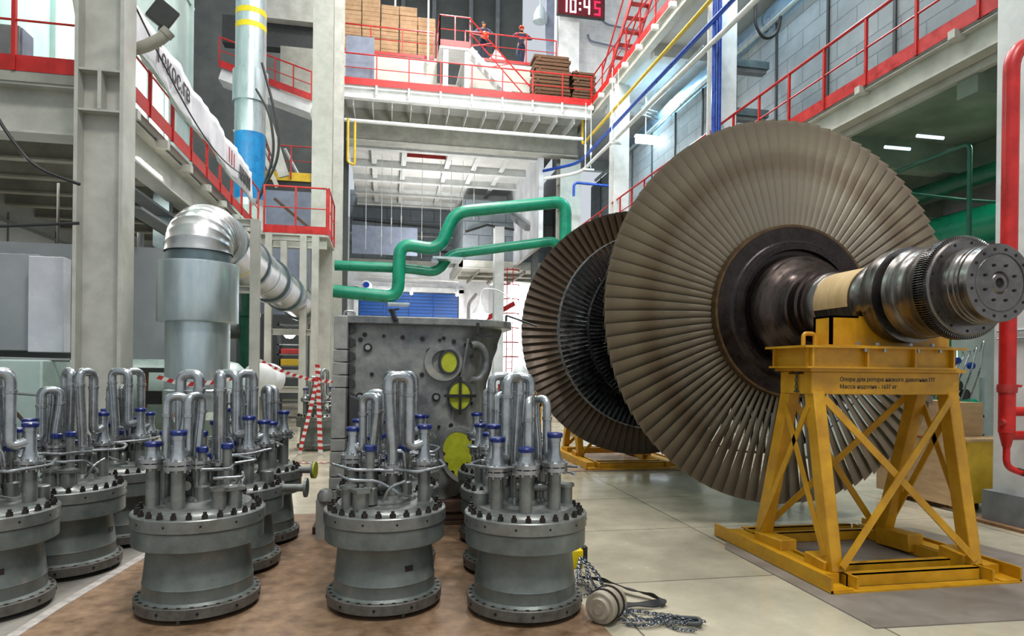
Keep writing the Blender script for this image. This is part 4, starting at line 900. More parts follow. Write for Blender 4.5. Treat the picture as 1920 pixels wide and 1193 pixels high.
m.add(V, [(i * (Kz + 1) + j, (i + 1) * (Kz + 1) + j, (i + 1) * (Kz + 1) + j + 1, i * (Kz + 1) + j + 1) for i in range(Kx) for j in range(Kz)])
bn = fin('cloth', m, 'banner', t, angle=80); sd = bn.modifiers.new('thickness', 'SOLIDIFY'); sd.thickness = .004
m = MB(); m.tube([(BX + .15, 9.1 + 7.6 * i / 30, 5.61 - .12 * (i / 30) + .05 * math.sin((9.1 + 7.6 * i / 30) * 2.1)) for i in range(31)], .02, 6); fin('hem', m, 'pale_green', t)
text_part('Текос.гв', .40, (BX + .155, 9.85, 5.84), (PI / 2, 0, PI / 2), 'black', t, depth=.003, sx=1.0)
m = MB()
random.seed(5)
for i in range(7): y = 15.2 + i * .17; m.box(BX + .15, BX + .16, y, y + .10, 5.7, 6.0)
fin('print_block', m, 'dark', t)
m = MB()
for i in range(3): y = 14.2 + i * .22; m.box(BX + .15, BX + .16, y, y + .05, 5.75, 6.05)
fin('print_mark', m, 'red_dull', t)
m = MB(); m.tube([(BX + .2, 8.9 + 7 * q, 6.1 - .45 * math.sin(PI * q) * (1) - .2 * q) for q in [i / 20 for i in range(21)]], .012, 6); one('cord', m, 'black', 'dark cord hanging in front of the white banner', 'cord')
t = thing('switch_cabinet', 'green cabinet on the balcony behind the white banner', 'cabinet', (-5, 16.5, BZ))
m = MB(); m.box(-5.33, -4.85, 15.0, 18.2, BZ, 6.35); fin('body', m, 'green_ceiling', t, bevel=.02)
for y in (15.05, 16.12, 17.19): m = MB(); m.box(-4.85, -4.83, y, y + 1.0, BZ + .1, 6.28); fin('door', m, 'green_ceiling', t, bevel=.005)
t = thing('control_box', 'grey switch box on the balcony left of the wide column', 'switch box', (-4.9, 9.4, BZ))
m = MB(); m.box(-4.95, -4.55, 9.2, 9.5, BZ + .1, BZ + .75); fin('body', m, 'grey_paint', t, bevel=.01)
m = MB(); m.box(-4.56, -4.53, 9.22, 9.48, BZ + .12, BZ + .73); fin('door', m, 'slate_panel', t)
m = MB(); m.bar((-4.4, 10.2, 7.6), (-4.0, 10.2, BZ), .2, .2); one('slanted_post', m, 'cream', 'slanted cream strut behind the grey switch box', 'strut')
m = MB(); m.tube([(-5.0 + 2.3 * q, 7.6 + .3 * q, 6.0 - .22 * math.sin(PI * q) + .1 * q) for q in [i / 20 for i in range(21)]], .009, 6); one('cable', m, 'cream_dark', 'thin cable sagging across the front of the wide column', 'cable')
# structures seen between the round duct and the cream column
t = thing('far_walkway', 'distant white walkway with red railing between the round duct and the cream column', 'walkway', (-4, 26, 9))
m = MB(); m.bar((-6.2, 26.4, 12.5), (-2.9, 26.4, 11.5), .8, .4); fin('deck', m, 'white_paint', t)
railing(t, (-6.2, 25.9, 12.72), (-2.9, 25.9, 11.75), 1.1, 6, r=.03, kick=.25)
for k in range(3): m = MB(); m.bar((-5.6 + k * .9, 25.6, 10.3 - .28 * k), (-5.0 + k * .9, 26.6, 9.2 - .28 * k), .08, .08); fin('truss_brace', m, 'white_paint', t)
t = thing('far_stair', 'distant white diagonal stair flight behind the round duct', 'stair', (-4.5, 24, 7))
m = MB(); m.bar((-4.3, 23.5, 10.6), (-3.5, 23.5, 8.1), .1, .35); m.bar((-4.4, 23.4, 9.3), (-3.7, 23.4, 7.7), .06, .14); fin('stringer', m, 'cream', t)
t = thing('far_crane_platform', 'distant dark platform with yellow kick plate left of the cream column', 'platform', (-4, 24.5, 6.5))
m = MB(); m.box(-4.8, -2.6, 24, 26, 7.4, 8.1); fin('deck', m, 'dark', t)
m = MB(); m.box(-4.8, -2.6, 23.95, 24, 8.1, 8.4); fin('kick_plate', m, 'yellow_rail', t)
railing(t, (-4.8, 23.9, 8.15), (-2.6, 23.9, 8.15), 1.15, 4, m='red_dull', kick=0)
m = MB(); m.box(-6.5, -2.4, 27.5, 28, 14.4, 15.5); one('crane_girder', m, 'dark', 'dark girder high between the round duct and the cream column', 'girder')
m = MB(); m.box(-5.2, -2.4, 27, 27.4, 15.3, 18); one('upper_panel', m, 'cream', 'cream plate above the dark girder at the top', 'panel')
m = MB(); m.box(-4.2, -2.5, 26.9, 27.6, 12.0, 14.2); one('crate', m, 'cream_dark', 'beige crate behind the distant red railing', 'crate')
for i, xo in enumerate((0, .14)):
    m = MB(); m.tube(fillet([(-3.3 - xo, 18.2, 9.6 - xo * 5), (-2.95 - xo, 18.2, 8.3), (-2.8 - xo, 18.2, 7.2), (-3.35 - xo * .3, 18.2, 6.0 - xo)], .6, 10), .035, 8); one('cable', m, 'black', ('outer thick black cable hanging right of the blue banded duct', 'inner thick black cable hanging right of the blue banded duct')[i], 'cable')
m = MB(); m.bar((-3.0, 18.5, 6.1), (-1.6, 18.5, 4.95), .07, .07); one('brace', m, 'dark_wood', 'dark diagonal bar behind the red landing railing', 'bar')
m = MB(); m.box(-4.8, -2.4, 21.5, 21.7, 3.2, 7.1); one('steel_cladding', m, 'slate_panel', 'grey sheet cladding behind the red landing railing', 'cladding')
# green machinery, shelf and lamps below the landing
t = thing('pump', 'dark green vertical pump behind the bent duct', 'pump', (-2.9, 13.5, 0))
m = MB(); m.lathe([(.9, .2), (1.4, .22), (1.45, .3), (1.5, .3), (1.52, .16), (2.5, .16), (2.52, .24), (2.6, .24), (2.62, .12), (3.2, .12)], (-2.62, 13.3, 0), 'z', 20); fin('body', m, 'green_dark', t)
m = MB(); m.cyl((-3.1, 13.3, 2.2), (-2.62, 13.3, 2.2), .12, 14); m.lathe([(-.03, .2), (.03, .2)], (-3.1, 13.3, 2.2), 'x', 16); fin('branch', m, 'dark', t)
m = MB(); m.lathe([(2.0, .1), (2.02, .13), (2.2, .13)], (-2.62, 13.3, 0), 'z', 16); fin('yellow_tag', m, 'yellow_rail', t)
t = thing('shelf_rack', 'distant lit shelf rack with boxes below the landing', 'shelf', (-2.6, 21.5, 0))
for x in (-3.2, -2.45): m = MB(); m.box(x, x + .06, 20.5, 21.2, 0, 2.9); fin('post', m, 'dark', t)
for z in (.45, .85, 1.2, 1.55, 1.9, 2.2, 2.8): m = MB(); m.box(-3.2, -2.4, 20.5, 21.2, z, z + .04); fin('shelf_board', m, 'grey_paint', t)
for i, (x, z, wd, hh, mt, lb) in enumerate(((-3.1, 1.24, .6, .22, 'white_paint', 'white box on the distant shelf rack'), (-3.1, 1.59, .6, .2, 'yellow_rail', 'yellow box on the distant shelf rack'), (-3.1, 1.94, .6, .16, 'red_dull', 'red box on the distant shelf rack'))):
    m = MB(); m.box(x, x + wd, 20.5, 20.9, z, z + hh); one('storage_box', m, mt, lb, 'box', bevel=.01)
for i, (x, y, z, r) in enumerate(((-2.82, 20.3, 2.5, .17), (-3.05, 15.5, 2.2, .18))):
    t = thing('work_lamp', ('glaring lamp above the distant shelf rack', 'glaring lamp just right of the bent duct jacket')[i], 'lamp', (x, y, z))
    m = MB(); m.lathe([(-r * .6, 0), (-r * .5, r * .6), (0, r), (r * .5, r * .6), (r * .6, 0)], (x, y, z), 'z', 18, False, False); fin('bulb', m, 'lamp_glow', t)
    m = MB(); m.lathe([(r * .4, r * .8), (r * .9, r * .4), (r * 1.2, .03)], (x, y, z), 'z', 18); fin('hood', m, 'grey_paint', t)

# ============================================================ GREEN PIPES
def pipe(label, pts, r, m_='green', fr=.5, nm='green_pipe', cat='pipe', seg=24):
    b = MB(); b.tube(fillet(pts, fr, 8), r, seg); return one(nm, b, m_, label, cat)
pipe('big green pipe loop rising in the middle and turning down beside the bladed disc', [(6.12, 22, 3.5), (6.12, 22, 7.45), (2.25, 22, 6.85), (1.72, 22, 5.55), (.42, 22, 5.7), (.38, 22, 3.9), (-1.7, 22.0, 4.05)], .21, fr=.45)
pipe('lower green pipe branch running under the big green loop', [(5.95, 22.4, 3.6), (5.95, 22.4, 6.15), (2.1, 22.4, 5.48), (1.75, 22.4, 4.85), (.55, 22.4, 4.95), (-1.7, 22.4, 4.95)], .17, fr=.35)
m = MB(); m.box(.05, .75, 21.75, 22.6, 3.66, 3.72); one('pipe_saddle', m, 'zinc', 'left pale flat hanger under the lowest green pipe elbow', 'hanger')
m = MB(); m.box(1.5, 2.5, 21.75, 22.65, 5.22, 5.30); one('pipe_saddle', m, 'zinc', 'right pale flat hanger under the elbow of the green pipe branch', 'hanger')
hang = [(-.75, 5.8), (-.2, 5.6), (.15, 6.1), (.5, 6.1), (1.25, 5.6), (1.95, 5.5), (2.3, 7.1), (2.75, 7.2), (3.2, 7.2)]
ords = ['first', 'second', 'third', 'fourth', 'fifth', 'sixth', 'seventh', 'eighth', 'ninth', 'tenth']
for i, (x, z) in enumerate(hang):
    m = MB(); x, y, z = x * 1.22, 29.2 + .25 * (i % 3), 1.55 + (z - 1.55) * 1.22; m.tube([(x, y, 10.98), (x, y, z)], .013, 6); m.cyl((x, y, z + .9), (x, y, z + 1.2), .026, 8)
    one('hanger_rod', m, 'white_paint', ords[i] + ' thin white hanger rod from the left above the green pipes', 'rod', 'hanger rods under the soffit')
# block room right of the shutter
t = thing('block_room', 'hanging block walled room behind the green pipes with white trim below', 'room', (6, 34, 7))
m = MB(); m.box(3.8, 8.5, 33.0, 38, 7.05, 10.2); fin('wall', m, 'block_wall_back', t)
m = MB(); m.box(3.6, 8.5, 32.9, 33.1, 6.75, 7.1); m.box(3.6, 3.8, 32.9, 38, 6.75, 7.1); fin('lower_trim', m, 'cream', t)
m = MB(); m.box(3.8, 8.4, 33.1, 38, 6.7, 6.75); fin('floor_slab', m, 'white_paint', t)
for x in (4.6, 5.8, 7.0): m = MB(); m.box(x, x + .1, 33.1, 38, 6.55, 6.7); fin('floor_joist', m, 'cream_dark', t)
for y in (34.5, 36.2): m = MB(); m.box(3.9, 8.4, y, y + .1, 6.55, 6.7); fin('floor_joist', m, 'cream_dark', t)
m = MB(); m.tube([(3.9, 32.8, 8.5), (5.0, 32.8, 8.9), (6.2, 32.8, 8.75), (7.6, 32.8, 8.6)], .06, 8); fin('black_hose', m, 'black', t)
pipe('black service line across the grey blocks left of the green loop', [(-2, 39.6, 8.9), (1.2, 39.6, 8.75), (4, 39.6, 8.6)], .07, 'black', .1, 'service_line', 'pipe', 8)
pipe('upper black service line across the grey blocks', [(-2, 39.5, 10.3), (4, 39.5, 10.0)], .05, 'black', .1, 'service_line', 'pipe', 8)
m = MB(); m.box(-1.7, 1.5, 33, 33.1, 7.2, 8.6); one('wall_panel', m, 'slate_panel', 'blue grey sheet panel behind the left green pipes', 'panel')
# bright back bay: red caged ladder, lamp, pipes
t = thing('caged_ladder', 'red caged ladder on the bright back wall', 'ladder', (6.8, 33, 0))
for x in (5.97, 6.27): m = MB(); m.tube([(x, 32.3, .4), (x, 32.3, 6.7)], .022, 8); fin('stile', m, 'red', t)
for k in range(7):
    z = 6.5 - k * .72; m = MB(); m.tube([(6.12 + .42 * math.cos(a), 32.1 - .42 * math.sin(a), z) for a in [PI * q / 12 - .2 for q in range(15)]] , .03, 8); fin('cage_hoop', m, 'red', t)
for k in range(18): z = .6 + k * .33; m = MB(); m.tube([(5.97, 32.3, z), (6.27, 32.3, z)], .014, 6); fin('rung', m, 'red', t)
t = thing('work_lamp', 'glaring lamp hanging just above the top edge of the grey casing', 'lamp', (4.7, 27, 3.6))
m = MB(); m.lathe([(-.26, 0), (-.2, .22), (-.05, .33), (.08, .28)], (3.72, 26, 3.72), 'z', 24, False, False); fin('bulb', m, 'lamp_glow', t)
m = MB(); m.lathe([(.06, .34), (.3, .2), (.5, .06), (.8, .05)], (3.72, 26, 3.72), 'z', 24, False); fin('hood', m, 'white_paint', t)
m = MB(); m.tube(fillet([(3.72, 26, 4.4), (3.8, 26, 4.8), (4.4, 26, 4.8), (5.0, 26, 4.4)], .3), .03, 8); fin('arm', m, 'white_paint', t)
t = thing('work_lamp', 'long cyan white tube lamp above the blue shutter', 'lamp', (.4, 52, 7.9))
m = MB(); m.box(-.9, 1.2, 52, 52.15, 7.5, 7.6); fin('tube', m, 'lamp_blue', t)
m = MB(); m.box(-1.0, 1.3, 52, 52.2, 7.62, 7.8); fin('housing', m, 'white_paint', t)
for i, x in enumerate((2.0, 5.75)):
    t = thing('wall_lamp', ('small wall lamp at the middle of the shutter head', 'small wall lamp at the right of the shutter head')[i], 'lamp', (x, 54, 7.9)); m = MB(); m.lathe([(-.14, 0), (-.1, .12), (.1, .12), (.14, 0)], (x, 53.8, 7.7), 'z', 12, False, False); fin('bulb', m, 'lamp_glow', t); m = MB(); m.box(x - .03, x + .03, 53.8, 54.4, 7.84, 8.6); fin('arm', m, 'white_paint', t)
t = thing('extractor_fan', 'white wall fan at the left of the shutter head', 'fan', (-1.6, 50, 7))
m = MB(); m.lathe([(48.6, .0), (48.6, .35), (49.6, .42), (49.7, 0)], (-1.45, 0, 7.6), 'y', 20, False, False); m.box(-1.7, -1.2, 48.8, 49.4, 6.6, 7.2); fin('body', m, 'white_paint', t)
m = MB(); m.lathe([(48.55, 0), (48.55, .22)], (-1.45, 0, 7.6), 'y', 20, False, False); fin('grille', m, 'blue', t)
pipe('white pipe under the soffit before the blue shutter', [(-1.8, 46, 7.9), (5, 46, 7.75)], .07, 'white_paint', .1, 'white_pipe', 'pipe', 8)
pipe('white vertical pipe beside the far column in the bright bay', [(5.0, 40, 0), (5.0, 40, 5.6), (5.5, 40, 6.2)], .12, 'white_paint', .3, 'white_pipe', 'pipe', 12)
m = MB(); m.bar((6.2, 41, 4.7), (7.9, 40, 5.7), .1, .3); one('red_ramp', m, 'red', 'red sloping beam on the bright white back wall', 'beam')
t = thing('air_duct', 'grey square air outlet left of the far bladed disc', 'duct', (7.4, 27, 5))
m = MB(); m.add([(7.3, 26, 5.2), (8.2, 26, 5.6), (8.2, 27, 5.6), (7.3, 27, 5.2), (6.9, 26, 4.8), (6.9, 27, 4.8), (7.4, 26, 4.2), (7.4, 27, 4.2), (8.2, 26, 4.5), (8.2, 27, 4.5)], [(0, 1, 2, 3), (0, 3, 5, 4), (4, 5, 7, 6), (6, 7, 9, 8), (1, 8, 9, 2), (0, 4, 6, 8, 1), (3, 2, 9, 7, 5)]); fin('hood', m, 'zinc_band', t)
# red and yellow workshop things at the back
for i, (x, y, wd, hh, mt, lb) in enumerate(((6.1, 24, .9, .7, 'yellow', 'yellow trestle in the bright back bay'), (5.4, 26, .8, 1.2, 'white_paint', 'white covered machine in the bright back bay'), (6.9, 28, .7, 2.0, 'red_dull', 'red rack in the bright back bay'), (4.6, 25, .6, 1.0, 'red', 'red drum between hose loops in the back bay'))):
    t = thing(('trestle', 'covered_machine', 'tool_rack', 'oil_drum')[i], lb, ('trestle', 'machine', 'rack', 'drum')[i], (x, y, 0))
    if i == 3: m = MB(); m.lathe([(0, .3), (.3, .3), (.31, .32), (.33, .3), (.62, .3), (.63, .32), (.65, .3), (.95, .3)], (x, y, 0), 'z', 20); fin('body', m, mt, t); m = MB(); m.lathe([(.95, .31), (.97, .31)], (x, y, 0), 'z', 20); fin('lid', m, 'dark', t)
    else:
        for sx in (-1, 1):
            for sy in (-1, 1): m = MB(); m.bar((x + sx * wd / 2, y + sy * .3, 0), (x + sx * wd / 2.3, y + sy * .25, hh), .07, .07); fin('leg', m, mt, t)
        for z in (.4, hh): m = MB(); m.box(x - wd / 2, x + wd / 2, y - .3, y + .3, z - .06, z); fin('shelf_board', m, mt, t)
        if i == 1: m = MB(); m.lathe([(hh, .36), (hh + .3, .3), (hh + .5, .12)], (x, y, 0), 'z', 16); fin('cover', m, mt, t)
t = thing('work_table', 'white topped bench with yellow frame before the far bladed disc', 'bench', (3.7, 15, 0))
m = MB(); m.box(3.4, 5.6, 14.6, 15.4, .86, .92); fin('top', m, 'white_paint', t)
for x in (3.5, 4.5, 5.5):
    for y in (14.7, 15.3): m = MB(); m.box(x - .05, x + .05, y - .05, y + .05, 0, .86); fin('leg', m, 'yellow', t)
m = MB(); m.box(3.45, 5.55, 14.65, 14.72, .70, .86); fin('apron', m, 'yellow', t)

# ============================================================ RIGHT SIDE PIPES
pipe('upper blue pipe running along the right gallery edge', [(7.62, 8, 9.97), (7.62, 25.5, 9.97), (6.4, 26.6, 9.9)], .06, 'blue', .6, 'blue_pipe', 'pipe', 12)
pipe('white pipe running just below the long blue pipe', [(7.62, 8, 9.42), (7.62, 25.2, 9.5), (6.4, 26.3, 9.5)], .065, 'white_paint', .6, 'white_pipe', 'pipe', 12)
pipe('long yellow gas pipe below the top right gallery', [(7.8, 8, 10.75), (7.8, 25.6, 10.75), (7.8, 25.6, 12.0)], .055, 'yellow_rail', .3, 'yellow_pipe', 'pipe', 12)
for i in range(2): pipe(('left of two blue pipes dropping along the pale column', 'right of two blue pipes dropping along the pale column')[i], [(7.68 + .13 * i, 14.45, 2), (7.68 + .13 * i, 14.45, 12.3)], .055, 'blue', .2, 'blue_pipe', 'pipe', 12)
pipe('yellow bent pipe hanging at the left end of the soffit', [(-1.45, 24.6, 10.7), (-1.45, 24.6, 9.1), (-1.2, 24.6, 9.0), (-1.2, 24.6, 10.6)], .045, 'yellow_rail', .1, 'yellow_pipe', 'pipe', 8)
pipe('short blue pipe turning off below the long blue pipe', [(7.4, 25.4, 8.6), (7.4, 25.4, 9.15), (9.4, 25.4, 9.1)], .055, 'blue', .2, 'blue_pipe', 'pipe', 10)
for i, y in enumerate((24.2, 21.2)):
    t = thing('pipe_hanger', ('looped white hanger near the soffit corner on the blue pipe', 'looped white hanger beside the pale column on the blue pipe')[i], 'hanger', (7.6, y, 10))
    for x in (7.5, 7.72): m = MB(); m.tube([(x, y, 9.35), (x, y, 11.9)], .014, 6); m.bar((x - .03, y, 9.9), (x - .03, y, 10.3), .012, .012); m.bar((x + .03, y, 9.9), (x + .03, y, 10.3), .012, .012); fin('rod', m, 'white_paint', t)
    m = MB(); m.box(7.4, 7.85, y - .04, y + .04, 9.3, 9.36); fin('yoke', m, 'white_paint', t)
t = thing('ventilation_duct', 'long blue lit round duct above the block wall on the right', 'duct', (10.4, 15, 11))
m = MB(); m.lathe([(3, .42), (26, .42)], (10.35, 0, 11.1), 'y', 40); fin('run', m, 'blue_duct', t)
for y in (6, 10, 13, 16, 19, 22): m = MB(); m.lathe([(y, .42), (y, .435), (y + .08, .435), (y + .08, .42)], (10.35, 0, 11.1), 'y', 40, False, False); fin('duct_band', m, 'zinc_band', t)
for y in (12.2, 17.5): m = MB(); m.box(9.7, 10.2, y, y + .2, 10.38, 10.5); fin('bracket', m, 'white_paint', t)
pipe('thin pale pipe along the top edge of the block wall', [(9.5, 3, 10.4), (9.5, 29, 10.4)], .07, 'zinc', .2, 'wall_top_pipe', 'pipe', 12)
pipe('thick black cable duct along the block wall behind the gallery railing', [(9.45, 3, 7.5), (9.45, 29, 7.5)], .1, 'black', .2, 'cable_duct', 'pipe', 8)
t = thing('strip_lamp', 'bright white strip lamp under the top right gallery', 'lamp', (8.9, 21.6, 9.6))
m = MB(); m.tube([(8.75, 22.1, 9.85), (9.6, 22.1, 9.85)], .12, 14); fin('tube', m, 'lamp_glow', t)
m = MB(); m.box(8.7, 9.65, 22.0, 22.2, 9.97, 10.03); m.tube([(9.1, 22.1, 10.0), (9.1, 22.1, 11.7)], .015, 6); fin('housing', m, 'white_paint', t)
for i, z in enumerate((6.9, 7.9, 9.1)):
    t = thing('wall_bracket', ('lowest', 'middle', 'top')[i] + ' of three grey cantilever brackets on the pale blue pipe column', 'bracket', (8.6, 14.2, z))
    m = MB(); m.box(8.38, 9.3, 14.7, 15.0, z, z + .18); fin('arm', m, 'zinc_band', t)
    m = MB(); m.box(8.4, 9.25, 14.75, 14.95, z - .1, z); fin('shoe', m, 'grey_paint', t)
m = MB(); m.tube(fillet([(8.35, 13.8, 12), (8.35, 13.8, 9.6), (8.6, 13.8, 9.3), (8.95, 13.8, 9.5), (9.0, 13.8, 9.9)], .25, 8), .04, 8); one('cable', m, 'black', 'black cable loop beside the pale blue pipe column', 'cable')
m = MB()
for q in range(3): m.tube([(8.7, 17, 10.5 + q * .12), (8.7, 21.5, 10.5 + q * .12), (9.3, 21.5, 10.4 + q * .12)], .03, 8)
one('conduit_bundle', m, 'zinc', 'bundle of thin metal conduits under the top right gallery', 'conduit')
# green room
pipe('very thick green pipe to the right of the big bladed disc', [(11.2, 3, 4.42), (11.2, 26, 4.42)], .36, 'green', .2, 'green_pipe')
pipe('dark green pipe under the ceiling of the right side room', [(11.1, 3, 5.35), (11.1, 26, 5.35)], .17, 'green_dark', .2, 'green_pipe')
pipe('thin dark green bent line right of the big bladed disc', [(8.9, 11.6, 5.15), (8.9, 8.6, 5.15), (8.9, 8.6, 2.6)], .035, 'green_dark', .1, 'green_pipe', 'pipe', 10)
pipe('thin dark green cross line right of the big bladed disc', [(7.6, 8.7, 4.35), (8.9, 8.7, 4.3), (9.8, 8.7, 4.3)], .025, 'green_dark', .1, 'green_pipe', 'pipe', 8)
pipe('thin dark green drop line next to the red fire pipe', [(9.3, 7.9, 3.9), (9.3, 7.9, 2.8)], .03, 'green_dark', .1, 'green_pipe', 'pipe', 8)
for i, (y, z) in enumerate(((9.2, 5.45), (9.9, 5.5))):
    m = MB(); m.tube([(8.5, y, z), (9.0, y, z)], .03, 8); one('strip_lamp', m, 'lamp_dim', ('nearer', 'farther')[i] + ' pale strip lamp in the green lit room', 'lamp')
m = MB(); m.tube([(9.6, 8, 6), (9.6, 8, 3)], .012, 6); m.tube([(11, 8, 4.1), (11, 8, 4.9)], .012, 6); one('hanger_rod', m, 'white_paint', 'pale hanger rod in the green lit room', 'rod')
pipe('pale lagged pipe behind the thin green lines', [(12.6, 3, 5.0), (12.6, 26, 5.0)], .2, 'cream_dark', .2, 'lagged_pipe')
# valve group
t = thing('valve_assembly', 'green vertical pipes with valves behind the yellow crate', 'valve', (8.4, 8.8, 0))
for x, r in ((8.15, .09), (8.42, .13)): m = MB(); m.lathe([(.4, r), (1.0, r), (1.01, r + .06), (1.06, r + .06), (1.07, r), (1.9, r), (1.91, r + .05), (1.95, r + .05), (1.96, r), (2.75, r)], (x, 8.6, 0), 'z', 20); fin('riser', m, 'green', t)
m = MB(); m.tube([(7.95, 8.5, 1.05), (8.9, 8.5, 1.05)], .13, 18); m.tube([(7.9, 8.4, .72), (8.8, 8.4, .72)], .09, 14); fin('manifold', m, 'green', t)
for x, z in ((8.12, 1.45), (8.42, 1.38), (8.55, 1.25)):
    m = MB(); m.lathe([(-.02, .02), (-.02, .08), (.02, .08), (.02, .02)], (x, 8.3, z), 'y', 16); m.cyl((x, 8.3, z), (x, 8.55, z), .025, 8); fin('handwheel', m, 'dark', t)
for x in (7.9, 8.35, 8.85): m = MB(); m.box(x, x + .05, 8.3, 8.35, 0, 1.5); fin('frame_post', m, 'zinc', t)
m = MB(); m.box(7.9, 8.9, 8.3, 8.35, .6, .65); m.box(7.9, 8.9, 8.3, 8.35, .9, .94); fin('frame_rail', m, 'zinc', t)
for k in range(5):
    m = MB(); m.tube(fillet([(8.0 + k * .15, 8.3, 1.1), (8.05 + k * .15, 8.15, 1.6), (8.3 + k * .12, 8.2, 1.7 + .1 * k), (8.5 + k * .1, 8.4, 1.9)], .1, 5), .012, 6); fin('impulse_line', m, 'steel_pipe', t)
m = MB(); m.lathe([(-.03, .05), (.03, .05)], (8.3, 8.2, 1.75), 'y', 16); m.lathe([(-.03, .05), (.03, .05)], (8.55, 8.2, 1.68), 'y', 16); fin('gauge', m, 'blue', t)
m = MB(); m.lathe([(-.2, .06), (-.15, .09), (.15, .09), (.2, .06)], (8.25, 8.2, .78), 'x', 16); fin('white_flask', m, 'white_paint', t)
# red fire main
t = thing('fire_main', 'red fire pipe with side branches before the white clad column', 'fire pipe', (6.2, 5.3, 0))
m = MB(); m.tube(fillet([(6.9, 5.2, 4.78), (5.84, 5.2, 4.72), (5.83, 5.2, 1.0)], .28, 8), .07, 20); fin('riser', m, 'red', t)
m = MB(); m.tube([(5.83, 5.2, 1.02), (5.83, 5.2, .86)], .07, 20, True, [.07, .035]); m.tube(fillet([(5.83, 5.2, .9), (5.83, 5.2, .67), (6.0, 5.18, .61)], .08, 6), .03, 12); fin('drain', m, 'red', t)
for z in (.97, 1.2): m = MB(); m.tube([(5.83, 5.2, z), (6.26, 5.2, z)], .045, 16); fin('branch', m, 'red', t)
m = MB(); m.tube([(5.74, 5.18, 1.1), (5.85, 5.18, 1.1)], .03, 10); m.lathe([(1.38, .08), (1.42, .085), (1.46, .08)], (5.83, 5.2, 0), 'z', 20); fin('clamp', m, 'red_dull', t)
m = MB(); m.cyl((5.98, 5.17, .615), (6.06, 5.15, .595), .03, 12); m.bar((5.93, 5.17, .66), (6.03, 5.17, .635), .02, .01); fin('tap', m, 'dark', t)
m = MB(); m.tube([(6.26, 5.7, 2.0), (6.26, 4.7, 2.0)], .012, 6); m.tube([(6.26, 5.7, 1.92), (6.26, 4.7, 1.92)], .012, 6); one('conduit_bundle', m, 'zinc', 'two thin conduits on the white clad column', 'conduit')
m = MB(); m.lathe([(-.12, .04), (-.1, .09), (.1, .1), (.12, .05)], (6.12, 5.05, 1.18), 'x', 14); one('wrapped_bundle', m, 'white_paint', 'white wrapped bundle beside the red fire pipe', 'bundle')
# crates
t = thing('plywood_crate', 'tall plywood crate behind the right legs of the front yellow stand', 'crate', (6.2, 7.2, 0))
m = MB(); m.box(6.3, 6.9, 6.45, 7.35, .06, 1.22); m.prism([(6.2, .06), (7.4, .06), (7.4, .95), (7.1, 1.24), (6.45, 1.24)], 'x', 6.28, 6.31); fin('panel', m, 'plywood', t)
for x in (6.4, 6.75): m = MB(); m.box(x, x + .1, 6.45, 7.35, .0, .06); fin('runner', m, 'wood', t)
m = MB(); m.box(6.272, 6.28, 6.45, 6.75, .8, .81); m.box(6.272, 6.28, 6.55, 6.56, .82, .86); fin('stamp_mark', m, 'red_dull', t)
t = thing('yellow_crate', 'yellow painted crate with pale top board beside the white clad column', 'crate', (6.7, 6.8, 0))
m = MB(); m.box(6.40, 7.1, 6.18, 6.42, .1, .80); fin('box', m, 'yellow_rail', t, bevel=.005)
m = MB(); m.box(6.34, 7.14, 6.12, 6.44, .80, .83); fin('top_board', m, 'plywood', t)
for x in (6.42, 7.0): m = MB(); m.box(x - .02, x + .1, 6.2, 6.42, .0, .1); fin('runner', m, 'wood', t)
t = thing('small_trestle', 'small grey frame on the floor below the big bladed disc', 'frame', (5.5, 7.9, 0))
for x in (5.35, 5.55, 5.75): m = MB(); m.box(x, x + .04, 7.9, 7.94, 0, .42); fin('post', m, 'grey_paint', t)
m = MB(); m.box(5.35, 5.8, 7.9, 7.94, .38, .42); fin('rail', m, 'grey_paint', t)

# ============================================================ UPPER DECK LOAD
def clabel(c, r): return 'cardboard box, %s column from the left, %s row from the bottom on the raised deck' % (ords[c], ords[r])
random.seed(11)
for c in range(5):
    top = (7, 7, 6, 6, 5)[c]
    for r in range(top):
        x = -1.85 + c * .755 + random.uniform(-.01, .01); hh = .36; z = 14.35 + r * (hh + .005)
        t = MB(); y = 27.35 + random.uniform(-.02, .03); t.box(x, x + .72, y, y + .6, z, z + hh)
        b = one('cardboard_box', t, 'cardboard', clabel(c, r), 'box', 'cardboard boxes stacked on the raised deck', bevel=.015)
        t = MB(); t.box(x + .002, x + .718, y - .003, y, z + hh * .5 - .004, z + hh * .5 + .004); fin('seam', t, 'cardboard_dark', b)
for s, (x, y, wd, n, nm) in enumerate(((5.75, 25.4, 1.45, 14, 'wide'), (7.4, 25.6, .95, 13, 'narrow'))):
    for k in range(n):
        hh = 2.05 / 14 if s == 0 else 1.6 / 13; z = 12.2 + k * hh; m = MB(); dx = random.uniform(-.05, .05)
        m.box(x + dx, x + wd + dx, y + random.uniform(0, .05), y + .9, z, z + hh * .82)
        if k % 3 == 0: m.box(x + dx + .1, x + .2 + dx, y - .01, y + .9, z - .01, z + hh)
        one('cardboard_sheet_bundle', m, 'cardboard_dark', 'flattened brown cardboard bundle number %s from the bottom of the %s brown stack' % ((ords + ['eleventh', 'twelfth', 'thirteenth', 'fourteenth'])[k], nm), 'cardboard', 'flattened cardboard stacks on the platform', bevel=.012)
m = MB(); m.box(-1.6, -.55, 25.3, 25.36, 12.2, 14.1); one('grey_board', m, 'slate_panel', 'blue grey board standing at the left end of the platform railing', 'board')
t = thing('flood_light', 'twin white flood light on a thin pole before the cardboard boxes', 'lamp', (1.55, 26.6, 14))
m = MB(); m.tube([(1.55, 26.6, 13.9), (1.55, 26.6, 16.8)], .04, 8); fin('pole', m, 'white_paint', t)
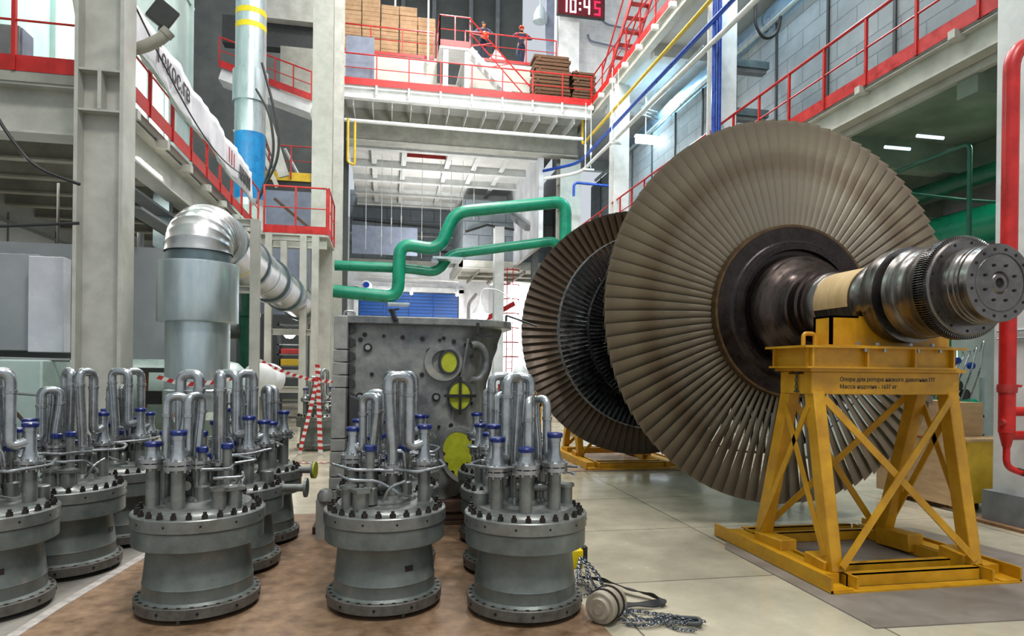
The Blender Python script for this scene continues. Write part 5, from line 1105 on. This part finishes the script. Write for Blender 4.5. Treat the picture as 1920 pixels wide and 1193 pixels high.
m = MB(); m.box(1.25, 1.85, 26.5, 26.7, 16.75, 17.1); fin('housing', m, 'white_paint', t, bevel=.02)
m = MB(); m.box(1.3, 1.5, 26.48, 26.5, 16.85, 17.0); m.box(1.6, 1.8, 26.48, 26.5, 16.85, 17.0); fin('louvre', m, 'dark', t)
m = MB(); m.lathe([(0, .5), (.25, .45), (.5, .2), (.75, .1), (.8, 0)], (4.55, 27.6, 14.5), 'z', 16, True, False); one('white_sack', m, 'white_paint', 'white sack between the two workers', 'sack')
m = MB(); m.box(-.9, -.8, 27.6, 27.7, 16.9, 18); m.box(.2, .27, 27.6, 27.7, 16.5, 18); one('post_pair', m, 'white_paint', 'white posts rising behind the cardboard boxes', 'post')
# clock
t = thing('digital_clock', 'black wall clock with glowing red digits reading 10:45', 'clock', (9, 29.5, 18.6))
CXm, CZm, CY = 8.86, 18.68, 29.5; cr_ = .0
W, Hh = 2.35, .98
m = MB(); m.box(CXm - W / 2, CXm + W / 2, CY, CY + .15, CZm - Hh / 2, CZm + Hh / 2); fin('case', m, 'dark', t, bevel=.02)
m = MB(); m.box(CXm - W / 2 + .05, CXm + W / 2 - .05, CY - .01, CY, CZm - Hh / 2 + .05, CZm + Hh / 2 - .05); fin('face', m, 'led_off', t)
SEG = {'0': 'abcdef', '1': 'bc', '4': 'bcfg', '5': 'acdfg'}
def digit(x, ch):
    m = MB(); w_, h_ = .30, .66; z0 = CZm - h_ / 2; T = .07
    S = {'a': (0, w_, h_ - T, h_), 'd': (0, w_, 0, T), 'g': (0, w_, h_ / 2 - T / 2, h_ / 2 + T / 2), 'b': (w_ - T, w_, h_ / 2, h_), 'c': (w_ - T, w_, 0, h_ / 2), 'f': (0, T, h_ / 2, h_), 'e': (0, T, 0, h_ / 2)}
    for c in SEG[ch]:
        a, b, c_, d = S[c]; m.box(x + a + .005, x + b - .005, CY - .03, CY - .01, z0 + c_ + .005, z0 + d - .005)
    fin('digit', m, 'led_core' if x < CXm + .5 else 'led', t)
for x, ch in ((CXm - .98, '1'), (CXm - .55, '0'), (CXm + .12, '4'), (CXm + .64, '5')): digit(x, ch)
m = MB(); m.box(CXm - .10, CXm - .02, CY - .03, CY - .01, CZm + .1, CZm + .18); m.box(CXm - .10, CXm - .02, CY - .03, CY - .01, CZm - .18, CZm - .10); fin('colon', m, 'led_core', t)
pipe('grey blue conduit on the white wall around the clock', [(10.3, 30.8, 20), (10.3, 30.8, 18.9), (10.6, 30.8, 18.7), (13, 30.8, 18.5)], .05, 'slate_panel', .2, 'conduit', 'pipe', 8)
pipe('lower grey blue conduit under the clock', [(9.6, 30.8, 18.1), (9.7, 30.8, 17.8), (13, 30.8, 17.4)], .05, 'slate_panel', .2, 'conduit', 'pipe', 8)
t = thing('wall_lamp', 'round bell lamp left of the clock', 'lamp', (7.0, 30, 18)); m = MB(); m.lathe([(17.9, .34), (18.2, .34), (18.5, .2), (18.7, .05)], (6.95, 29.8, 0), 'z', 20); fin('shade', m, 'zinc', t); m = MB(); m.tube([(6.95, 29.8, 18.7), (6.95, 29.8, 20.5)], .02, 6); fin('rod', m, 'zinc', t)
m = MB(); m.box(9.1, 9.2, 30.9, 31, 15.9, 16.3); m.tube([(8.8, 30.7, 15.9), (9.1, 30.7, 15.7), (9.7, 30.7, 15.8)], .02, 6); one('alarm_box', m, 'red', 'small red box on the white wall under the clock', 'box')
m = MB(); m.box(7.3, 7.7, 30, 30.2, 14.5, 24); one('pilaster', m, 'slate_panel', 'blue grey vertical wall strip right of the worker in the orange helmet', 'panel')

# ============================================================ PEOPLE
def skin_mesh(name, nodes, edges, m_, parent, sub=2):
    """nodes: {key: (pos, radius)}; first node is the root"""
    keys = list(nodes); me = bpy.data.meshes.new(name); me.from_pydata([nodes[k][0] for k in keys], [(keys.index(a), keys.index(b)) for a, b in edges], [])
    o = bpy.data.objects.new(name, me); COL.objects.link(o); md = o.modifiers.new('skin', 'SKIN')
    for i, k in enumerate(keys):
        r = nodes[k][1]; me.skin_vertices[0].data[i].radius = (r, r) if not isinstance(r, tuple) else r
        me.skin_vertices[0].data[i].use_root = (i == 0)
    s = o.modifiers.new('sub', 'SUBSURF'); s.levels = sub; s.render_levels = sub
    bpy.context.view_layer.update(); me2 = bpy.data.meshes.new_from_object(o.evaluated_get(bpy.context.evaluated_depsgraph_get()))
    o.modifiers.clear(); o.data = me2; me2.materials.clear(); me2.materials.append(MATS[m_]); me2.polygons.foreach_set('use_smooth', [True] * len(me2.polygons)); o.parent = parent; ORG[o.name] = Vector(parent.location) * 0; return o
def worker(label, x, y, z, arms, legs, headturn, chest, hair, lean=0):
    t = thing('person', label, 'person', (x, y, z))
    hip = Vector((0, 0, .93)); L = {}
    L['pelvis'] = ((0, 0, .95), (.15, .11)); L['waist'] = ((0, 0, 1.08), (.14, .105)); L['chest'] = ((0, lean * .5, 1.30), (.17, .12)); L['collar'] = ((0, lean, 1.44), (.12, .085)); L['neck'] = ((0, lean, 1.50), .055)
    E_ = [('pelvis', 'waist'), ('waist', 'chest'), ('chest', 'collar'), ('collar', 'neck')]
    C_ = {k: (Vector(p) , r) for k, (p, r) in L.items() if k != 'neck'}; CE = E_[:3]
    for sd in (-1, 1):
        s = 'l' if sd < 0 else 'r'
        sh, el, wr, ha = arms[s]
        for D, g in ((L, 1.0), (C_, 1.18)):
            D['sh' + s] = (sh, .062 * g); D['el' + s] = (el, .048 * g); D['wr' + s] = (wr, .034 * g if g == 1 else .045)
        L['pa' + s] = (ha, (.040, .02)); E_ += [('collar', 'sh' + s), ('sh' + s, 'el' + s), ('el' + s, 'wr' + s), ('wr' + s, 'pa' + s)]; CE += [('collar', 'sh' + s), ('sh' + s, 'el' + s), ('el' + s, 'wr' + s)]
        hp, kn, an, to = legs[s]
        for D, g in ((L, 1.0), (C_, 1.15)):
            D['hp' + s] = (hp, .095 * g); D['kn' + s] = (kn, .062 * g); D['an' + s] = (an, .042 * g if g == 1 else .066)
        L['to' + s] = (to, (.04, .03)); E_ += [('pelvis', 'hp' + s), ('hp' + s, 'kn' + s), ('kn' + s, 'an' + s), ('an' + s, 'to' + s)]; CE += [('pelvis', 'hp' + s), ('hp' + s, 'kn' + s), ('kn' + s, 'an' + s)]
        # fingers and thumb rooted in the palm
        dirn = (Vector(ha) - Vector(wr)).normalized(); side = dirn.cross(Vector((0, 0, 1))).normalized(); dn = Vector((0, 0, -1))
        for f in range(4):
            off = (f - 1.5) * .019; ln = (.055, .068, .072, .06)[f]; p0 = Vector(ha) + side * off + dirn * .01; p1 = p0 + dirn * ln * .6; p2 = p1 + (dirn * .5 + dn * .7) * ln * .7
            for q, p in enumerate((p0, p1, p2)): L['f%s%d%d' % (s, f, q)] = (p, .009)
            E_ += [('pa' + s, 'f%s%d0' % (s, f)), ('f%s%d0' % (s, f), 'f%s%d1' % (s, f)), ('f%s%d1' % (s, f), 'f%s%d2' % (s, f))]
        tb = Vector(wr).lerp(Vector(ha), .5) + side * .03 * sd; L['th%s0' % s] = (tb, .011); L['th%s1' % s] = (tb + side * .03 * sd + dirn * .04, .009); E_ += [('pa' + s, 'th%s0' % s), ('th%s0' % s, 'th%s1' % s)]
    c, s_ = math.cos(headturn), math.sin(headturn); hc = Vector((0, lean * 1.2 - .01, 1.62)); fw = Vector((s_, -c, 0))
    L['head0'] = (hc + Vector((0, 0, -.05)) + fw * .01, (.07, .075)); L['head1'] = (hc + Vector((0, 0, .03)), (.078, .092)); L['head2'] = (hc + Vector((0, 0, .09)), .06); E_ += [('neck', 'head0'), ('head0', 'head1'), ('head1', 'head2')]
    L = {k: (Vector(p), r) for k, (p, r) in L.items()}
    skin_mesh('body', L, E_, 'skin', t)
    skin_mesh('overall', {k: v for k, v in C_.items()}, CE, 'overall', t)
    R = Matrix.Rotation(headturn, 3, 'Z')
    def blob(nm, c0, sc_, mt, cut=None, seg=14):
        m = MB(); V = []; n = 8
        for i in range(n + 1):
            ph = PI * i / n
            for k in range(seg):
                a = 2 * PI * k / seg; p = Vector((sc_[0] * math.sin(ph) * math.cos(a), sc_[1] * math.sin(ph) * math.sin(a), sc_[2] * math.cos(ph)))
                if cut is not None and p.z < cut: p.z = cut
                V.append(hc + R @ (Vector(c0) + p) + Vector((x, y, z)))
        m.add(V, [(i * seg + k, (i + 1) * seg + k, (i + 1) * seg + (k + 1) % seg, i * seg + (k + 1) % seg) for i in range(n) for k in range(seg)]); return fin(nm, m, mt, t, angle=80)
    blob('nose', (0, -.10, .0), (.012, .02, .022), 'skin'); 
    for sx in (-1, 1): blob('ear', (sx * .082, .0, .0), (.012, .022, .032), 'skin'); blob('eye', (sx * .032, -.088, .025), (.012, .008, .007), 'hair')
    blob('mouth', (0, -.09, -.045), (.022, .008, .006), 'red_dull')
    blob('hair', (0, .015, .06), (.088, .098, .075), 'hair', -.02 if not hair else -.03)
    if not hair:
        blob('helmet', (0, -.005, .07), (.11, .135, .105), 'orange', -.01); blob('helmet_brim', (0, -.03, .065), (.115, .16, .012), 'orange')
    # red shoulders and boots
    m = MB()
    for s in 'lr': a, b = Vector(arms[s][0]), Vector(arms[s][1]); o3 = Vector((x, y, z)); m.tube([o3 + Vector((0, lean, 1.42)).lerp(a, .35) + Vector((0, 0, .02)), o3 + a + Vector((0, 0, .005)), o3 + a.lerp(b, .45)], .08, 12, True, [.07, .084, .07])
    fin('shoulder_yoke', m, chest, t, angle=80)
    for s in 'lr':
        an, to = Vector(legs[s][2]) + Vector((x, y, z)), Vector(legs[s][3]) + Vector((x, y, z)); m = MB(); m.tube([an + Vector((0, 0, .08)), an, an + Vector((0, 0, -.04))], .06, 12); m.tube([an + (an - to) * .3 + Vector((0, 0, -.035)), an + Vector((0, 0, -.035)), to + Vector((0, 0, -.01)), to + (to - an) * .25 + Vector((0, 0, -.015))], .05, 12, True, [.04, .05, .048, .03]); fin('boot', m, 'boot', t, angle=80)
    return t
V3 = Vector
p1 = worker('worker with dark hair leaning on the red rail, holding an orange helmet', 3.92, 27.42, 14.52,
    {'l': (V3((-.21, -.05, 1.40)), V3((-.40, -.22, 1.2)), V3((-.16, -.36, 1.16)), V3((-.07, -.38, 1.15))), 'r': (V3((.21, -.05, 1.40)), V3((.40, -.22, 1.2)), V3((.16, -.36, 1.18)), V3((.07, -.38, 1.16)))},
    {'l': (V3((-.10, 0, .90)), V3((-.12, -.03, .5)), V3((-.14, .02, .09)), V3((-.16, -.13, .045))), 'r': (V3((.10, 0, .90)), V3((.11, -.03, .5)), V3((.10, .04, .09)), V3((.13, -.11, .045)))}, .75, 'overall', True, -.06)
p2 = worker('worker in a red and navy overall and orange helmet with hands clasped and ankles crossed', 5.58, 27.45, 14.52,
    {'l': (V3((-.21, -.05, 1.40)), V3((-.42, -.2, 1.22)), V3((-.14, -.34, 1.12)), V3((-.05, -.37, 1.1))), 'r': (V3((.21, -.05, 1.40)), V3((.42, -.2, 1.2)), V3((.14, -.34, 1.10)), V3((.05, -.37, 1.1)))},
    {'l': (V3((-.10, 0, .90)), V3((-.18, -.08, .5)), V3((.06, -.13, .10)), V3((.12, -.24, .05))), 'r': (V3((.10, 0, .90)), V3((.08, -.02, .5)), V3((.04, .06, .09)), V3((.05, -.09, .045)))}, -.6, 'overall_red', False, -.06)
m = MB(); hx, hy, hz = 3.93, 27.0, 15.55; V = []
for i in range(9):
    ph = PI / 2 * i / 8
    for k in range(20): a = 2 * PI * k / 20; V.append((hx + .13 * math.sin(ph) * math.cos(a), hy - .13 * math.cos(ph), hz + .16 * math.sin(ph) * math.sin(a)))
m.add(V, [(i * 20 + k, (i + 1) * 20 + k, (i + 1) * 20 + (k + 1) % 20, i * 20 + (k + 1) % 20) for i in range(8) for k in range(20)]); m.lathe([(hy - .005, .10), (hy - .005, .165), (hy + .01, .165), (hy + .01, .10)], (hx, 0, hz), 'y', 20, False, False)
one('safety_helmet', m, 'orange', 'orange helmet held by the dark haired worker', 'helmet', angle=60)

# ============================================================ FLOOR ITEMS
def chain_links(m, pts, L=.030, r=.0028, w_=.010):
    pts = [Vector(p) for p in pts]; acc = 0; i = 0; n = 0; out = []
    tot = sum((b - a).length for a, b in zip(pts, pts[1:])); N = int(tot / (L * .78))
    for q in range(N):
        d = tot * q / N; a = 0
        for u_, v_ in zip(pts, pts[1:]):
            l = (v_ - u_).length
            if a + l >= d: c = u_.lerp(v_, (d - a) / l); dr = (v_ - u_).normalized(); break
            a += l
        nrm = Vector((0, 0, 1)); sd = dr.cross(nrm).normalized(); h = (sd if q % 2 else (nrm * .8 + sd * .6).normalized())
        ring = [c + dr * (L / 2) * math.cos(t) * 1.05 + h * w_ * math.sin(t) for t in [2 * PI * k / 10 for k in range(11)]]
        m.tube(ring, r, 5, False)
    return m
random.seed(2)
t = thing('chain_hoist', 'beige chain hoist with loose chains lying right of the front burner unit', 'hoist', (1.38, 3.86, 0))
bx, by = 1.335, 3.86
m = MB(); m.tube([(bx - .045, by - .09, .105), (bx + .09, by + .05, .105)], .1, 24, True, [.098, .098]); fin('body', m, 'tan_hoist', t, bevel=.008)
dirv = Vector((-.135, -.14, 0)).normalized(); c0 = Vector((bx - .045, by - .09, .105))
m = MB(); m.tube([c0, c0 + dirv * .022], .07, 24, True, [.07, .062]); m.tube([c0 + dirv * .02, c0 + dirv * .03], .03, 16); fin('cover', m, 'tan_hoist', t)
m = MB(); m.tube([c0 - dirv * .05, c0 - dirv * .065], .106, 24); m.tube([c0 - dirv * .13, c0 - dirv * .145], .106, 24); fin('side_plate', m, 'black', t)
m = MB(); m.tube(fillet([(1.66, 3.78, .03), (1.80, 3.74, .03), (1.90, 3.68, .04), (1.88, 3.62, .03), (1.80, 3.64, .03)], .05, 6), .014, 10); fin('hook', m, 'dark', t)
m = MB()
paths = [[(bx + .02, by + .02, .19), (bx + .12, by - .02, .10), (bx + .2, by - .08, .015), (1.7, 3.72, .015), (1.88, 3.68, .02)],
         [(bx + .05, by + .06, .17), (bx + .16, by + .06, .03), (1.62, 3.9, .012), (1.74, 3.83, .012), (1.86, 3.74, .012)],
         [(1.45, 3.72, .012), (1.55, 3.66, .02), (1.65, 3.7, .03), (1.78, 3.68, .02), (1.9, 3.64, .014)],
         [(1.44, 3.78, .02), (1.52, 3.74, .03), (1.62, 3.72, .04), (1.72, 3.76, .03), (1.82, 3.72, .03), (1.93, 3.66, .02)],
         [(1.42, 3.95, .03), (1.5, 3.96, .03), (1.53, 3.9, .02), (1.48, 3.86, .015), (1.44, 3.92, .03)],
         [(1.7, 3.66, .012), (1.74, 3.6, .012), (1.84, 3.58, .012)]]
for P in paths:
    for j in range(2): chain_links(m, fillet([(a + random.uniform(-.015, .015), b + random.uniform(-.015, .015), c + .006 * j) for a, b, c in P], .06, 6))
fin('chain', m, 'chain', t)
t = thing('chain_hoist', 'small yellow chain hoist half hidden behind the front burner unit', 'hoist', (1.42, 4.62, 0))
m = MB(); m.box(1.33, 1.43, 4.55, 4.66, .10, .24); fin('body', m, 'yellow_band', t, bevel=.01)
m = MB(); m.box(1.43, 1.465, 4.56, 4.62, .14, .26); fin('bracket', m, 'black', t, bevel=.006)
m = MB()
for k in range(9):
    a, b = 1.36 + random.uniform(-.03, .12), 4.4 + random.uniform(-.12, .1); chain_links(m, fillet([(1.42, 4.58, .2), (a, b, .12), (a + random.uniform(-.05, .08), b - .15, .02), (a + .14, b - .1 + random.uniform(-.05, .05), .015)], .06, 5))
fin('chain', m, 'chain', t)
m = MB(); P = fillet([(1.38, 4.5, .06), (1.55, 4.44, .05), (1.68, 4.24, .035), (1.80, 4.12, .03), (1.83, 4.02, .03), (1.74, 3.98, .03), (1.6, 3.99, .03), (1.46, 4.0, .03)], .07, 8)
V = []
for i, p in enumerate(P):
    a = P[max(0, i - 1)]; b = P[min(len(P) - 1, i + 1)]; d = (b - a).normalized(); s = d.cross(Vector((0, 0, 1))).normalized(); tw = .5 + .4 * math.sin(i * .35); h = (s * math.cos(tw) + Vector((0, 0, 1)) * math.sin(tw)) * .024; o_ = Vector((0, 0, .006)); zc_ = Vector((0, 0, max(0, .018 * math.sin(abs(tw)) + .004 - p.z + .0)))
    V += [p - h + zc_, p + h + zc_, p + h + zc_ + o_, p - h + zc_ + o_]
n = len(P); m.add(V, [(4 * i + a, 4 * i + (a + 1) % 4, 4 * i + 4 + (a + 1) % 4, 4 * i + 4 + a) for i in range(n - 1) for a in range(4)]); one('lifting_strap', m, 'strap', 'black webbing strap lying looped on the tiled floor', 'strap')
m = MB(); m.box(1.1, 1.3, 4.34, 4.6, .006, .09); one('floor_block', m, 'cream_dark', 'pale slotted block under the yellow hoist', 'block')
# tapes
def tape(label, pts, wd=.05, n=60, vert=True):
    pts = fillet(pts, .3, 8); tot = [0]
    for a, b in zip(pts, pts[1:]): tot.append(tot[-1] + (b - a).length)
    def P(d):
        for i in range(len(pts) - 1):
            if tot[i + 1] >= d - 1e-9: return pts[i].lerp(pts[i + 1], (d - tot[i]) / max(1e-6, tot[i + 1] - tot[i]))
        return pts[-1]
    m = MB(); n = max(4, int(tot[-1] / .11)) * 2
    for i in range(n):
        a, b = P(tot[-1] * i / n), P(tot[-1] * (i + 1) / n); d = (b - a).normalized(); h = Vector((0, 0, 1)) if abs(d.z) < .7 else Vector((1, 0, 0))
        if not vert: h = d.cross(Vector((0, 0, 1))).normalized()
        sk = d * wd * (.35 if abs(d.z) < .7 else .05); m.m = i % 2
        up2 = h * wd / 2; th = d.cross(h).normalized() * .002
        m.add([a - up2 - sk, b - up2 - sk, b + up2 + sk, a + up2 + sk, a - up2 - sk + th, b - up2 - sk + th, b + up2 + sk + th, a + up2 + sk + th], [(0, 1, 2, 3), (7, 6, 5, 4), (0, 4, 5, 1), (3, 2, 6, 7), (0, 3, 7, 4), (1, 5, 6, 2)])
    return one('barrier_tape', m, ['tape_red', 'tape_white'], label, 'tape', smooth=False)
tape('red and white tape across the lower part of the big metal duct', [(-2.58, 8.15, 1.42), (-2.3, 8.12, 1.33), (-1.95, 8.15, 1.36), (-1.7, 8.5, 1.45)])
tape('red and white tape end hanging down before the metal duct', [(-2.32, 8.1, 1.33), (-2.36, 8.08, .9)], .05)
tape('red and white tape stretching from the vessel to the far burner unit', [(-2.35, 12.2, 1.75), (-1.8, 12.2, 1.45), (-1.2, 12.2, 1.3), (-.85, 12.2, 1.3)], .06)
tape('long red and white tape ends hanging before the far burner unit', [(-1.2, 12.1, 1.6), (-1.18, 12.1, 1.2), (-1.15, 12.05, .6), (-1.12, 12.0, .03)], .08)
tape('slanting red and white tape end left of the long hanging one', [(-1.2, 12.05, 1.35), (-1.3, 12.0, .8), (-1.42, 11.9, .25), (-1.46, 11.9, .03)], .065)
tape('red and white tape lying on the tiles near the far burner unit', [(-2.1, 11.2, .012), (-1.7, 11.0, .012), (-1.1, 10.9, .012), (-.6, 11.0, .012)], .06, vert=False)
tape('red and white tape beside the red fire pipe at the right edge', [(5.8, 5.1, 1.45), (6.0, 4.9, 1.42), (6.22, 4.7, 1.43)], .025)
m = MB(); m.prism([(-2.12, 3.6), (-2.06, 3.6), (-2.0, 4.6), (-1.86, 5.85), (-1.93, 5.85), (-2.07, 4.6)], 'z', .006, .009); one('floor_tape', m, 'worn_tape', 'pale worn tape stuck on the floor left of the brown sheets', 'tape')
m = MB(); m.box(-.72, -.5, 9.2, 9.35, 0, .09); one('wood_block', m, 'dark_wood', 'small reddish wood block on the tiles beside the casing joint', 'block')
m = MB(); m.box(.35, .95, 3.42, 3.46, .006, .02); one('wood_strip', m, 'plywood', 'thin pale strip on the brown floor at the bottom edge', 'strip')
